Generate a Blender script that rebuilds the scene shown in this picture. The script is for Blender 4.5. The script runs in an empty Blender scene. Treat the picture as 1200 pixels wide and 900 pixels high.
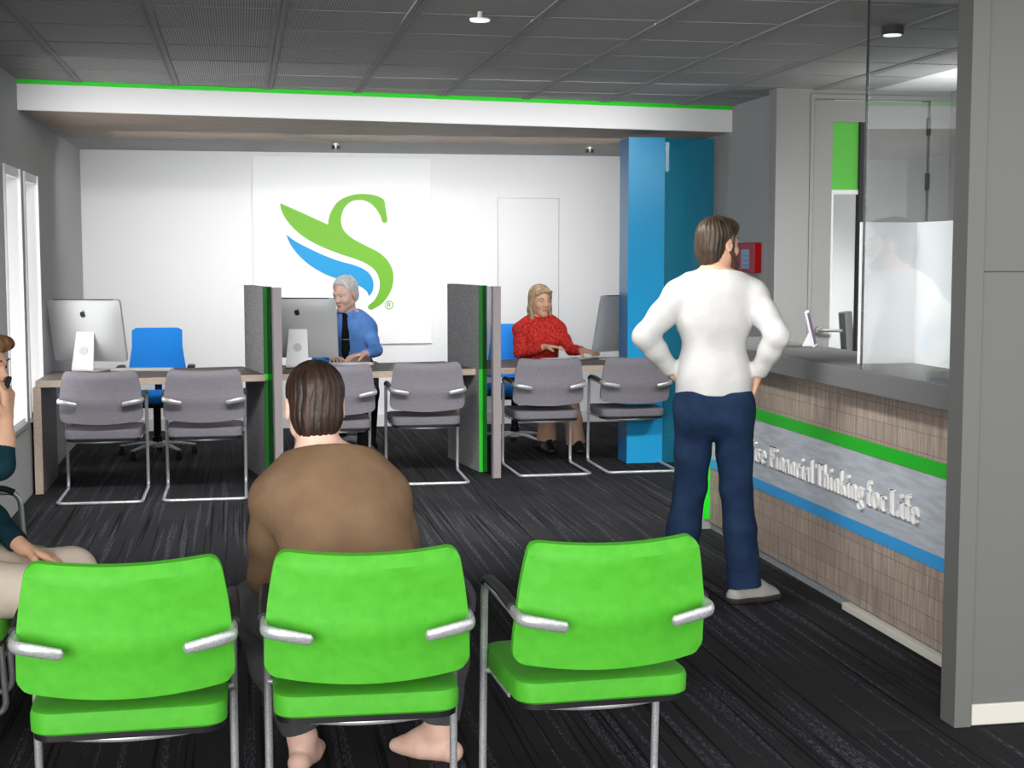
import bpy, bmesh, math, random
import numpy as np
from mathutils import Vector, Matrix
random.seed(7)
S = bpy.context.scene
COL = S.collection
R = math.radians

# ------------------------------------------------------------------ camera
cam_d = bpy.data.cameras.new('camera'); cam = bpy.data.objects.new('camera', cam_d); COL.objects.link(cam)
cam_d.sensor_width = 36; cam_d.lens = 1709 / 1200 * 36
cam.location = (0, 0, 1.6); cam.rotation_euler = (R(85), 0, R(-10.5))
cam_d.clip_start = .05
S.camera = cam
S.view_settings.view_transform = 'Standard'
S.view_settings.look = 'None'
S.view_settings.gamma = 1
S.view_settings.exposure = 0
S.view_settings.use_curve_mapping = False

# ------------------------------------------------------------------ materials
def lin(c):
    return tuple((x/255/12.92 if x/255 <= .04045 else ((x/255+.055)/1.055)**2.4) for x in c) + (1,)
def mat(name, col, rough=.6, metal=0, spec=.3, emis=None):
    m = bpy.data.materials.new(name); m.use_nodes = True
    b = m.node_tree.nodes['Principled BSDF']
    b.inputs['Base Color'].default_value = lin(col)
    b.inputs['Roughness'].default_value = rough
    b.inputs['Metallic'].default_value = metal
    b.inputs['Specular IOR Level'].default_value = spec
    if emis:
        b.inputs['Emission Color'].default_value = lin(emis[0]); b.inputs['Emission Strength'].default_value = emis[1]
    return m
def nd(m, t, **k):
    n = m.node_tree.nodes.new(t)
    for a, v in k.items(): setattr(n, a, v)
    return n
def lk(m, a, b): m.node_tree.links.new(a, b)
def noisy(name, c1, c2, scale=(5, 5, 5), rough=.6, detail=4, lo=.35, hi=.65, bump=0, spec=.3, metal=0, dist=0):
    m = mat(name, c1, rough, metal, spec); b = m.node_tree.nodes['Principled BSDF']
    tc = nd(m, 'ShaderNodeTexCoord'); mp = nd(m, 'ShaderNodeMapping'); mp.inputs['Scale'].default_value = scale
    n = nd(m, 'ShaderNodeTexNoise'); n.inputs['Scale'].default_value = 1; n.inputs['Detail'].default_value = detail
    n.inputs['Distortion'].default_value = dist
    cr = nd(m, 'ShaderNodeValToRGB'); e = cr.color_ramp.elements
    e[0].position = lo; e[1].position = hi; e[0].color = lin(c1); e[1].color = lin(c2)
    lk(m, tc.outputs['Object'], mp.inputs[0]); lk(m, mp.outputs[0], n.inputs['Vector']); lk(m, n.outputs['Fac'], cr.inputs[0]); lk(m, cr.outputs[0], b.inputs['Base Color'])
    if bump:
        bp = nd(m, 'ShaderNodeBump'); bp.inputs['Strength'].default_value = 1; bp.inputs['Distance'].default_value = bump
        lk(m, n.outputs['Fac'], bp.inputs['Height']); lk(m, bp.outputs[0], b.inputs['Normal'])
    return m
def mth(m, op, a, b=None):
    n = nd(m, 'ShaderNodeMath', operation=op)
    for i, v in enumerate((a, b)):
        if v is None: continue
        if isinstance(v, (int, float)): n.inputs[i].default_value = v
        else: lk(m, v, n.inputs[i])
    return n.outputs[0]

M = {}
M['wall'] = mat('grey_wall_paint', (176, 176, 175), .8, spec=.1)
M['wall_light'] = mat('light_grey_wall_paint', (160, 160, 158), .8, spec=.1)
M['wall_taupe'] = mat('mid_grey_panel_paint', (106, 106, 104), .75, spec=.1)
M['wall_white'] = mat('white_wall_paint', (238, 238, 238), .7, spec=.1)
M['panel_white'] = mat('white_board', (246, 246, 246), .5, spec=.1)
M['white'] = mat('white_laminate', (246, 246, 246), .5)
M['green_line'] = mat('green_line', (40, 235, 40), .5)
M['green_strip'] = mat('green_strip_dark', (36, 176, 38), .4)
M['blue_strip'] = mat('blue_strip', (60, 156, 218), .4)
M['beige'] = mat('beige_baseboard', (206, 202, 192), .6)
M['chrome'] = noisy('brushed_chrome', (182, 183, 184), (206, 207, 208), (160, 160, 160), .32, 2, metal=.55, spec=.5)
M['alu'] = mat('aluminium', (184, 185, 186), .38, .25)
M['alu_light'] = mat('aluminium_stand', (222, 222, 222), .4, .1)
M['black'] = mat('black_plastic', (22, 22, 24), .45)
M['armpad'] = mat('black_arm_pad', (40, 41, 45), .5)
M['dark_gap'] = mat('dark_gap', (60, 60, 60), .8)
M['silver'] = mat('satin_steel', (190, 188, 182), .35, .6)
M['emb_green'] = mat('emblem_green', (112, 178, 44), .5)
M['emb_blue'] = mat('emblem_blue', (24, 150, 208), .5)
M['red'] = mat('red_enamel', (176, 6, 14), .35)
M['blue_chair'] = noisy('blue_upholstery', (30, 150, 255), (40, 158, 255), (90, 90, 90), .7)
M['green_chair'] = noisy('green_upholstery', (70, 162, 38), (76, 170, 42), (30, 30, 30), .6, bump=.001)
M['grey_chair'] = noisy('grey_upholstery', (118, 114, 121), (127, 123, 130), (40, 40, 160), .8)
M['grey_chair_seat'] = noisy('grey_seat_upholstery', (108, 104, 111), (116, 112, 119), (90, 90, 90), .8)
M['desk_wood_top'] = noisy('dark_oak_laminate', (76, 68, 62), (97, 88, 80), (8, 90, 90), .55, 6)
M['desk_wood_edge'] = noisy('light_oak_edging', (172, 156, 140), (190, 174, 157), (30, 30, 200), .6, 6)
M['soffit_wood'] = noisy('soffit_oak', (150, 134, 118), (182, 164, 146), (4, 60, 60), .6, 8)
M['fabric_panel'] = noisy('grey_fabric_panel', (138, 138, 139), (158, 158, 159), (14, 14, 90), .8, 5)
M['stone'] = noisy('grey_kick_stone', (132, 136, 140), (160, 164, 168), (70, 70, 70), .7, 5)
M['steel_panel'] = noisy('brushed_grey_panel', (166, 171, 178), (186, 191, 199), (6, 6, 45), .5, 6)
M['counter_top'] = mat('grey_solid_surface', (104, 104, 104), .6, spec=.3)
M['letter'] = mat('white_lettering', (238, 236, 232), .4)
M['skin'] = noisy('skin', (222, 172, 142), (232, 184, 154), (14, 14, 14), .55)
M['skin_pale'] = noisy('pale_skin', (222, 180, 162), (234, 194, 176), (14, 14, 14), .55)
M['lip'] = mat('lips', (204, 134, 120), .5)
M['eye'] = mat('eye_white', (225, 222, 218), .25)
M['iris'] = mat('iris', (52, 40, 34), .2)
def hair(name, a, b): return noisy(name, a, b, (28, 28, 7), .45, 6, .3, .7, bump=.006, spec=.4, dist=1.2)
M['hair_dark'] = hair('dark_brown_hair', (28, 18, 13), (62, 42, 32))
M['hair_olive'] = hair('brown_hair', (36, 28, 18), (84, 68, 50))
M['hair_brown'] = hair('chestnut_hair', (78, 52, 32), (140, 104, 70))
M['hair_blond'] = hair('blond_hair', (120, 92, 66), (206, 182, 148))
M['hair_grey'] = hair('grey_hair', (168, 168, 168), (226, 226, 226))
M['beard'] = hair('beard', (62, 40, 28), (96, 66, 48))
def cloth(name, a, b, sc=9, bump=.012): return noisy(name, a, b, (sc, sc, sc), .85, 3, bump=bump, spec=.1)
M['white_shirt'] = cloth('white_jersey', (203, 201, 198), (213, 211, 208), 7)
M['jeans'] = cloth('navy_denim', (28, 44, 70), (38, 56, 84), 9, .01)
M['brown_shirt'] = cloth('brown_jersey', (114, 90, 69), (125, 100, 77), 8, .012)
M['dark_trousers'] = cloth('charcoal_cotton', (72, 72, 74), (86, 86, 88), 9)
M['blue_shirt'] = cloth('blue_cotton', (92, 140, 210), (106, 154, 224), 12, .008)
M['black_cloth'] = cloth('black_wool', (22, 22, 24), (34, 34, 36), 9, .006)
M['red_shirt'] = noisy('red_knit', (172, 34, 30), (222, 72, 64), (55, 55, 55), .9, 3, bump=.004, spec=.1)
M['beige_trousers'] = cloth('beige_cotton', (206, 164, 138), (216, 176, 150), 9)
M['cream_trousers'] = cloth('cream_cotton', (226, 208, 190), (234, 218, 202), 9, .006)
M['teal_shirt'] = cloth('dark_teal_jersey', (14, 42, 50), (26, 58, 68), 9)
M['shoe'] = mat('light_grey_shoe', (168, 164, 158), .6)
M['sole'] = mat('dark_sole', (58, 56, 54), .7)
M['screen_purple'] = noisy('purple_screen', (70, 14, 84), (110, 30, 120), (20, 20, 20), .3)
M['lamp_on'] = mat('lamp_glow', (255, 255, 255), .5, emis=((255, 255, 250), 1.2))
M['lcd'] = mat('panel_display', (150, 166, 196), .3)
M['day'] = mat('daylight_glass', (250, 250, 252), .3, emis=((255, 255, 255), .62))
M['office_white'] = mat('office_beyond_white', (225, 225, 225), .8)
M['green_film'] = mat('green_film', (98, 196, 76), .4)

def clear(name, tint, refl, rough=0.0, alpha_white=0.0, white=(235, 235, 235)):
    """pane: transparent + mirror reflection (+ some diffuse film)"""
    m = bpy.data.materials.new(name); m.use_nodes = True
    nt = m.node_tree; nt.nodes.remove(nt.nodes['Principled BSDF']); out = nt.nodes['Material Output']
    t = nd(m, 'ShaderNodeBsdfTransparent'); t.inputs[0].default_value = lin(tint)
    g = nd(m, 'ShaderNodeBsdfGlossy'); g.inputs['Roughness'].default_value = rough
    mx = nd(m, 'ShaderNodeMixShader'); mx.inputs[0].default_value = refl
    lk(m, t.outputs[0], mx.inputs[1]); lk(m, g.outputs[0], mx.inputs[2]); last = mx
    if alpha_white:
        d = nd(m, 'ShaderNodeBsdfDiffuse'); d.inputs[0].default_value = lin(white)
        m2 = nd(m, 'ShaderNodeMixShader'); m2.inputs[0].default_value = alpha_white
        lk(m, last.outputs[0], m2.inputs[1]); lk(m, d.outputs[0], m2.inputs[2]); last = m2
    lk(m, last.outputs[0], out.inputs[0]); return m
M['glass'] = clear('clear_glass', (250, 252, 252), .12)
M['blue_glass'] = clear('blue_tinted_glass', (120, 200, 212), .04, alpha_white=.26, white=(60, 176, 214))
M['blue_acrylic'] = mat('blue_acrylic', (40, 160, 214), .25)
M['blue_acrylic_shaded'] = mat('blue_acrylic_side_shade', (44, 128, 190), .3)  # same acrylic as the front, shade of the side put into the colour
M['smoke_glass'] = clear('smoked_glass', (206, 206, 212), .05)
M['white_acrylic'] = clear('white_acrylic', (235, 235, 238), .03, alpha_white=.88, white=(252, 252, 253))

# perforated ceiling tiles
m = mat('perforated_metal_ceiling', (150, 150, 148), .7, spec=.1); M['ceiling'] = m
b = m.node_tree.nodes['Principled BSDF']
tc = nd(m, 'ShaderNodeTexCoord'); sp = nd(m, 'ShaderNodeSeparateXYZ'); lk(m, tc.outputs['Object'], sp.inputs[0])
def dots(ax):
    s = mth(m, 'SINE', mth(m, 'MULTIPLY', sp.outputs[ax], 2*math.pi/.0257))
    return s
pr_ = mth(m, 'MULTIPLY', dots(0), dots(1))
thr = mth(m, 'GREATER_THAN', mth(m, 'ABSOLUTE', pr_), .45)
mixc = nd(m, 'ShaderNodeMix', data_type='RGBA'); mixc.inputs[6].default_value = lin((196, 196, 193)); mixc.inputs[7].default_value = lin((120, 120, 118))
lk(m, thr, mixc.inputs[0]); lk(m, mixc.outputs[2], b.inputs['Base Color'])
M['ceiling_rail'] = mat('ceiling_rail', (160, 160, 158), .7, spec=.1)

# carpet
m = mat('charcoal_carpet', (34, 34, 36), .95, spec=.05); M['carpet'] = m
b = m.node_tree.nodes['Principled BSDF']
tc = nd(m, 'ShaderNodeTexCoord')
def cnoise(scale, det, seed, thr0, thr1, w=None):
    mp = nd(m, 'ShaderNodeMapping'); mp.inputs['Scale'].default_value = scale; mp.inputs['Location'].default_value = (seed, seed, 0)
    n = nd(m, 'ShaderNodeTexNoise'); n.inputs['Scale'].default_value = 1; n.inputs['Detail'].default_value = det
    mr = nd(m, 'ShaderNodeMapRange'); mr.inputs[1].default_value = thr0; mr.inputs[2].default_value = thr1
    lk(m, tc.outputs['Object'], mp.inputs[0]); lk(m, mp.outputs[0], n.inputs['Vector']); lk(m, n.outputs['Fac'], mr.inputs[0])
    return mr.outputs[0]
fine = cnoise((260, 260, 1), 2, 3, .3, .75)
streak = cnoise((30, .55, 1), 2, 9, .55, .62)
dash = cnoise((190, 30, 1), 2, 5, .46, .6)
dark = cnoise((55, .5, 1), 1, 21, .60, .64)
br = nd(m, 'ShaderNodeTexBrick'); br.offset = .5; br.inputs['Scale'].default_value = 1
br.inputs['Brick Width'].default_value = .5; br.inputs['Row Height'].default_value = .5; br.inputs['Mortar Size'].default_value = 0.003
br.inputs['Color1'].default_value = (0, 0, 0, 1); br.inputs['Color2'].default_value = (1, 1, 1, 1); br.inputs['Mortar'].default_value = (.2, .2, .2, 1)
lk(m, tc.outputs['Object'], br.inputs['Vector'])
def mixf(fac, c1, c2):
    n = nd(m, 'ShaderNodeMix', data_type='RGBA')
    lk(m, fac, n.inputs[0])
    for i, c in ((6, c1), (7, c2)):
        if isinstance(c, tuple): n.inputs[i].default_value = lin(c)
        else: lk(m, c, n.inputs[i])
    return n.outputs[2]
base = mixf(br.outputs['Color'], (32, 32, 34), (42, 43, 44))
base = mixf(mth(m, 'MULTIPLY', fine, .5), base, (66, 66, 68))
base = mixf(mth(m, 'MULTIPLY', mth(m, 'MULTIPLY', streak, dash), .55), base, (104, 102, 116))
base = mixf(mth(m, 'MULTIPLY', dark, .75), base, (18, 18, 19))
lk(m, base, b.inputs['Base Color'])

# counter cladding: rows of short end-grain blocks
m = mat('oak_block_cladding', (130, 118, 108), .6); M['block_wood'] = m
b = m.node_tree.nodes['Principled BSDF']
tc = nd(m, 'ShaderNodeTexCoord'); sp = nd(m, 'ShaderNodeSeparateXYZ'); lk(m, tc.outputs['Object'], sp.inputs[0])
cmb = nd(m, 'ShaderNodeCombineXYZ'); lk(m, sp.outputs[1], cmb.inputs[0]); lk(m, sp.outputs[2], cmb.inputs[1])
br = nd(m, 'ShaderNodeTexBrick'); br.inputs['Scale'].default_value = 1; br.inputs['Brick Width'].default_value = .21; br.inputs['Row Height'].default_value = .081
br.inputs['Mortar Size'].default_value = .0018; br.inputs['Color1'].default_value = (0, 0, 0, 1); br.inputs['Color2'].default_value = (1, 1, 1, 1); br.inputs['Mortar'].default_value = (.3, .3, .3, 1)
lk(m, cmb.outputs[0], br.inputs['Vector'])
g1 = cnoise((1, 55, 5), 6, 2, .3, .7)
c1 = mixf(g1, (138, 124, 112), (184, 168, 154))
c1 = mixf(mth(m, 'MULTIPLY', br.outputs['Color'], .22), c1, (104, 92, 84))
c1 = mixf(mth(m, 'MULTIPLY', br.outputs['Fac'], .6), c1, (96, 80, 72))
lk(m, c1, b.inputs['Base Color'])

# ------------------------------------------------------------------ object helpers
def link(name, bm_or_mesh, m, parent=None, smooth=None, label=None):
    if isinstance(bm_or_mesh, bmesh.types.BMesh):
        me = bpy.data.meshes.new(name); bmesh.ops.recalc_face_normals(bm_or_mesh, faces=bm_or_mesh.faces[:]); bm_or_mesh.to_mesh(me); bm_or_mesh.free()
    else: me = bm_or_mesh
    for k in (m if isinstance(m, (list, tuple)) else [m]): me.materials.append(k)
    o = bpy.data.objects.new(name, me); COL.objects.link(o)
    if parent: o.parent = parent
    if smooth is not None:
        me.polygons.foreach_set('use_smooth', [True]*len(me.polygons))
        if smooth < 180: me.set_sharp_from_angle(angle=R(smooth))
    if label: o['label'] = label
    return o
def root(name, label, cat, loc=(0, 0, 0), rz=0, group=None):
    o = bpy.data.objects.new(name, None); COL.objects.link(o); o.empty_display_size = .1
    o.location = loc; o.rotation_euler = (0, 0, R(rz)); o['label'] = label; o['category'] = cat
    if group: o['group'] = group
    return o
def tag(o, label, cat, group=None):
    o['label'] = label; o['category'] = cat
    if group: o['group'] = group
    return o
def struct(o): o['kind'] = 'structure'; return o
def box(bm, x0, x1, y0, y1, z0, z1, bev=0, mx=None, seg=2):
    r = bmesh.ops.create_cube(bm, size=1)
    vs = r['verts']
    for v in vs:
        v.co = Vector(((v.co.x+.5)*(x1-x0)+x0, (v.co.y+.5)*(y1-y0)+y0, (v.co.z+.5)*(z1-z0)+z0))
    if bev:
        es = list({e for v in vs for e in v.link_edges})
        g = bmesh.ops.bevel(bm, geom=es, offset=bev, segments=seg, affect='EDGES', profile=.5)
        vs = list({v for f in g['faces'] for v in f.verts} | {v for v in vs if v.is_valid})
    if mx is not None: bmesh.ops.transform(bm, matrix=mx, verts=vs)
    return vs
def B(*a, **k):
    bm = bmesh.new(); box(bm, *a, **k); return bm
def tube(bm, pts, r, n=10, cap=True, flat=None):
    pts = [Vector(p) for p in pts]; rings = []; up = None
    for i, p in enumerate(pts):
        d = (pts[min(i+1, len(pts)-1)] - pts[max(i-1, 0)]).normalized()
        if up is None:
            up = Vector((0, 0, 1)) if abs(d.z) < .9 else Vector((0, 1, 0))
        a = d.cross(up).normalized(); up = a.cross(d).normalized()
        rr = r[i] if isinstance(r, (list, tuple)) else r
        rx, rz_ = (rr, rr) if flat is None else (rr*flat[0], rr*flat[1])
        rings.append([bm.verts.new(p + a*math.cos(t)*rx + up*math.sin(t)*rz_) for t in [2*math.pi*j/n for j in range(n)]])
    for A, C in zip(rings, rings[1:]):
        for j in range(n): bm.faces.new((A[j], A[(j+1) % n], C[(j+1) % n], C[j]))
    if cap: bm.faces.new(rings[0]); bm.faces.new(rings[-1][::-1])
def smoothpath(pts, rad, n=5):
    """round the corners of a polyline"""
    P = [Vector(p) for p in pts]; out = [P[0]]
    for i in range(1, len(P)-1):
        a, b_, c = P[i-1], P[i], P[i+1]
        r1 = min(rad, (b_-a).length*.49, (c-b_).length*.49)
        s = b_ + (a-b_).normalized()*r1; e = b_ + (c-b_).normalized()*r1
        for k in range(n+1):
            t = k/n; out.append(s*(1-t)**2 + b_*2*t*(1-t) + e*t*t)
    out.append(P[-1]); return out
def prism(bm, poly, axis, a, b_):
    """extrude 2-D polygon: axis 'y' -> poly is (x,z); 'x' -> (y,z); 'z' -> (x,y)"""
    def P(u, v, w): return {'y': (u, w, v), 'x': (w, u, v), 'z': (u, v, w)}[axis]
    A = [bm.verts.new(P(u, v, a)) for u, v in poly]; C = [bm.verts.new(P(u, v, b_)) for u, v in poly]
    n = len(poly)
    bm.faces.new(A); bm.faces.new(C[::-1])
    for i in range(n): bm.faces.new((A[i], C[i], C[(i+1) % n], A[(i+1) % n]))
def cyl(bm, c, r, h, n=24, r2=None, axis='z'):
    g = bmesh.ops.create_cone(bm, segments=n, radius1=r, radius2=r if r2 is None else r2, depth=h, cap_ends=True)
    mx = Matrix.Translation(Vector(c)) @ (Matrix.Rotation(R(90), 4, 'X') if axis == 'y' else Matrix.Rotation(R(90), 4, 'Y') if axis == 'x' else Matrix())
    bmesh.ops.transform(bm, matrix=mx, verts=g['verts'])
def sheet(bm, grid, th):
    """thick sheet from a grid of points (front) and a thickness function giving the back offset vector"""
    nu, nv = len(grid), len(grid[0])
    F = [[bm.verts.new(p) for p in row] for row in grid]
    K = [[bm.verts.new(Vector(p) + th(i, j)) for j, p in enumerate(row)] for i, row in enumerate(grid)]
    for i in range(nu-1):
        for j in range(nv-1):
            bm.faces.new((F[i][j], F[i+1][j], F[i+1][j+1], F[i][j+1])); bm.faces.new((K[i][j], K[i][j+1], K[i+1][j+1], K[i+1][j]))
    for i in range(nu-1):
        bm.faces.new((F[i][0], K[i][0], K[i+1][0], F[i+1][0])); bm.faces.new((F[i][-1], F[i+1][-1], K[i+1][-1], K[i][-1]))
    for j in range(nv-1):
        bm.faces.new((F[0][j], F[0][j+1], K[0][j+1], K[0][j])); bm.faces.new((F[-1][j], K[-1][j], K[-1][j+1], F[-1][j+1]))
def copy_tree(o, parent=None):
    c = o.copy(); COL.objects.link(c)
    if parent: c.parent = parent
    for ch in list(o.children): copy_tree(ch, c)
    return c

# ------------------------------------------------------------------ setting
XL, YB, ZC = -1.41, 13.75, 2.745
struct(link('floor', B(-1.6, 6.6, -1.5, 14.0, -.1, 0), M['carpet']))
struct(link('ceiling', B(-1.6, 4.315, 2.9, 14.0, ZC, ZC+.1), M['ceiling']))
struct(link('trim_1', B(4.315, 6.6, 4.59, 14.0, ZC+.001, ZC+.101), M['wall_white']))
# left wall with two tall windows
bm = bmesh.new()
wz0, wz1 = .515, 2.165
wins = [(9.33, 10.0), (10.17, 10.84)]
ys = [2.9, wins[0][0], wins[0][1], wins[1][0], wins[1][1], 14.0]
for i in range(5):
    if i in (1, 3):
        box(bm, XL-.19, XL, ys[i], ys[i+1], 0, wz0); box(bm, XL-.19, XL, ys[i], ys[i+1], wz1, ZC+.05)
    else: box(bm, XL-.19, XL, ys[i], ys[i+1], 0, ZC+.05)
struct(link('wall_left', bm, M['wall']))
for k, (a, c) in enumerate(wins):
    w = struct(link('window_%d' % (k+1), B(XL-.14, XL-.12, a, c, wz0, wz1), M['day']))
    bm = bmesh.new()
    f = .03
    box(bm, XL-.12, XL+.012, a, a+f, wz0, wz1, .003); box(bm, XL-.12, XL+.012, c-f, c, wz0, wz1, .003)
    box(bm, XL-.12, XL-.0, a+f, c-f, wz0, wz0+f); box(bm, XL-.12, XL-.0, a+f, c-f, wz1-.06, wz1)
    link('window_frame', bm, M['white'], w)
    link('window_sill', B(XL-.12, XL+.02, a, c, wz0-.03, wz0, .004), M['wall_light'], w)
struct(link('wall_back', B(-1.6, 3.9, YB, YB+.2, 0, ZC+.05), M['wall_white']))
struct(link('trim_2', B(XL+.001, 3.715, 13.70, YB, 0, .11), M['wall_white']))
struct(link('wall_side', B(3.72, 3.9, 9.75, YB, 0, ZC+.05), M['wall']))
# wall with the office door, facing the camera
DY = 9.6
bm = bmesh.new()
box(bm, 3.62, 3.885, DY, DY+.14, 0, ZC+.02); box(bm, 4.75, 6.6, DY, DY+.14, 0, ZC+.02); box(bm, 3.885, 4.75, DY, DY+.14, 2.69, ZC+.02)
struct(link('wall_office', bm, M['wall_light']))
struct(link('trim_3', B(3.62, 3.72, DY+.141, DY+.151, 0, ZC), M['wall']))
struct(link('wall_east', B(4.90, 5.0, 4.60, DY-.001, 0, ZC-.002), M['wall']))
bm = bmesh.new()
box(bm, 3.865, 3.89, DY-.012, DY, 0, 2.71); box(bm, 4.745, 4.79, DY-.012, DY, 0, 2.71); box(bm, 3.89, 4.745, DY-.012, DY, 2.68, 2.71)
struct(link('trim_4', bm, M['wall_light']))
bm = bmesh.new()   # leaf with a tall lite
d0, d1, l0, l1 = 3.90, 4.735, 4.035, 4.235
box(bm, d0, l0, DY+.01, DY+.055, 0, 2.67); box(bm, l1, d1, DY+.01, DY+.055, 0, 2.67)
box(bm, l0, l1, DY+.01, DY+.055, 0, .88); box(bm, l0, l1, DY+.01, DY+.055, 2.525, 2.67)
door = struct(link('door_1', bm, M['wall_light']))
link('door_glass', B(l0, l1, DY+.028, DY+.036, .88, 2.04), M['glass'], door)
link('door_film', B(l0, l1, DY+.026, DY+.038, 2.06, 2.525), M['green_film'], door)
bm = bmesh.new(); box(bm, l0, l1, DY+.015, DY+.045, 2.03, 2.06); box(bm, l0-.002, l0+.012, DY+.005, DY+.05, .88, 2.05)
link('glazing_bar', bm, M['wall_white'], door)
link('glazing_bar', B(l1-.004, l1+.028, DY-.004, DY+.05, .88, 2.525), M['dark_gap'], door)
bm = bmesh.new()
cyl(bm, (3.95, DY-.01, 1.09), .026, .03, axis='y'); tube(bm, smoothpath([(3.95, DY, 1.09), (3.95, DY-.06, 1.09), (4.10, DY-.06, 1.085)], .02), .011)
cyl(bm, (3.95, DY, 1.0), .026, .02, axis='y')
link('door_handle', bm, M['silver'], door, 40)
for hz in (2.5, 2.12, .3):
    link('hinge', B(4.725, 4.755, DY-.012, DY+.01, hz-.06, hz+.06, .003), M['dark_gap'], door)
# white room behind the office door
bm = bmesh.new(); box(bm, 3.95, 6.0, 12.2, 12.3, 0, ZC); 
struct(link('wall_beyond', bm, M['office_white']))
# wall on the right, end post toward the counter
bm = bmesh.new(); box(bm, 2.425, 6.6, 4.50, 4.59, 0, ZC)
struct(link('wall_right', bm, M['wall_taupe']))
struct(link('trim_5', B(2.363, 2.425, 4.488, 4.592, 0, ZC, .002), M['wall_taupe']))
struct(link('baseboard_right', B(2.426, 6.6, 4.486, 4.4995, .006, .078, .003), M['beige']))
bm = bmesh.new(); box(bm, 2.425, 6.6, 4.497, 4.4999, 1.548, 1.551); box(bm, 2.4255, 2.4275, 4.496, 4.4999, .08, ZC)
struct(link('trim_6', bm, M['dark_gap']))
struct(link('trim_7', B(2.43, 4.30, 6.10, 6.22, ZC-.012, ZC-.0005), M['beige']))
# ceiling rails
bm = bmesh.new()
for k in range(-1, 10):
    x = .2015 + .6185*(k-1) - .0
    if x > 4.28: continue
    for s in (-.017, .017): box(bm, x+s-.012, x+s+.012, 2.95, 13.7, ZC-.008, ZC-.0002)
    box(bm, x-.006, x+.006, 2.95, 13.7, ZC-.004, ZC-.0002)
for k in range(-6, 11):
    y = 6.98 + .6265*k
    box(bm, XL+.01, 4.30, y-.007, y+.007, ZC-.0035, ZC-.0003)
struct(link('trim_8', bm, M['ceiling_rail']))
# soffit over the desks (its front runs at a slight angle to the room)
fy = lambda x: 10.015 + (x+1.41)*.1568
x0, x1 = XL+.0005, 3.719
so = link('soffit', None or (lambda bm: (prism(bm, [(x0, fy(x0)), (x1, fy(x1)), (x1, YB-.0005), (x0, YB-.0005)], 'z', 2.56, ZC-.0006), bm)[1])(bmesh.new()), M['wall'])
struct(so)
def fascia(z0, z1, off, m, name, xe=0):
    bm = bmesh.new(); prism(bm, [(x0, fy(x0)-off), (x1+xe, fy(x1)-off), (x1+xe, fy(x1)+.03), (x0, fy(x0)+.03)], 'z', z0, z1)
    link(name, bm, m, so)
fascia(2.548, 2.716, .012, M['white'], 'fascia_board'); fascia(2.7165, 2.7445, .014, M['green_line'], 'fascia_stripe', -.004)
bm = bmesh.new(); prism(bm, [(XL+.05, fy(XL)+.031), (x1, fy(x1)+.031), (x1, 12.33), (XL+.05, 12.31)], 'z', 2.548, 2.5595)
link('wood_underside', bm, M['soffit_wood'], so)

# ------------------------------------------------------------------ logo on the back wall
logo = root('wall_emblem', 'large green and blue winged letter S emblem on the white back wall', 'logo', (0, 13.72, 0))
G = [(0.367, 2.089), (0.476, 2.042), (0.586, 1.994), (0.699, 1.942), (0.804, 1.894), (0.807, 1.937), (0.822, 1.99), (0.849, 2.046), (0.893, 2.104), (0.955, 2.143), (1.043, 2.172), (1.14, 2.18), (1.238, 2.168), (1.305, 2.142), (1.329, 2.116), (1.339, 2.054), (1.35, 1.984), (1.356, 1.94), (1.347, 1.917), (1.328, 1.912), (1.308, 1.924), (1.293, 1.97), (1.258, 2.033), (1.205, 2.089), (1.14, 2.12), (1.069, 2.123), (1.008, 2.102), (0.958, 2.052), (0.929, 1.982), (0.925, 1.912), (0.944, 1.85), (0.996, 1.792), (1.075, 1.74), (1.18, 1.687), (1.286, 1.63), (1.357, 1.56), (1.398, 1.48), (1.409, 1.4), (1.396, 1.311), (1.358, 1.231), (1.301, 1.16), (1.229, 1.116), (1.19, 1.103), (1.168, 1.12), (1.176, 1.146), (1.221, 1.183), (1.262, 1.249), (1.281, 1.329), (1.267, 1.418), (1.223, 1.485), (1.153, 1.535), (1.056, 1.577), (0.897, 1.63), (0.723, 1.7), (0.584, 1.777), (0.48, 1.866), (0.412, 1.953), (0.375, 2.031)]
Bp = [(0.415, 1.805), (0.496, 1.744), (0.617, 1.679), (0.757, 1.613), (0.897, 1.56), (1.037, 1.521), (1.125, 1.485), (1.187, 1.436), (1.217, 1.373), (1.22, 1.311), (1.203, 1.258), (1.176, 1.23), (1.163, 1.267), (1.124, 1.303), (1.062, 1.339), (0.983, 1.362), (0.86, 1.401), (0.755, 1.445), (0.65, 1.507), (0.564, 1.577), (0.495, 1.651), (0.447, 1.726)]
def resample(P, corners):
    out = []; n = len(P)
    for i in range(n):
        p0, p1, p2, p3 = [Vector(P[j % n]) for j in (i-1, i, i+1, i+2)]
        if i in corners: p0 = p1
        if (i+1) % n in corners: p3 = p2
        for k in range(4):
            t = k/4
            out.append(tuple(.5*((2*p1)+(p2-p0)*t+(2*p0-5*p1+4*p2-p3)*t*t+(3*p1-p0-3*p2+p3)*t**3)))
    return out
for nm, P, cs, mm in (('emblem_wing_and_neck', G, (0, 4), 'emb_green'), ('emblem_lower_wing', Bp, (0, 11), 'emb_blue')):
    from mathutils.geometry import tessellate_polygon
    P = resample(P, cs); bm = bmesh.new(); n = len(P)
    A = [bm.verts.new((u, -.006, v)) for u, v in P]; C = [bm.verts.new((u, 0, v)) for u, v in P]
    for tri in tessellate_polygon([[Vector((u, v, 0)) for u, v in P]]): bm.faces.new([A[i] for i in tri])
    for i in range(n): bm.faces.new((A[i], C[i], C[(i+1) % n], A[(i+1) % n]))
    link(nm, bm, M[mm], logo)
bm = bmesh.new()   # registered mark
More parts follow.
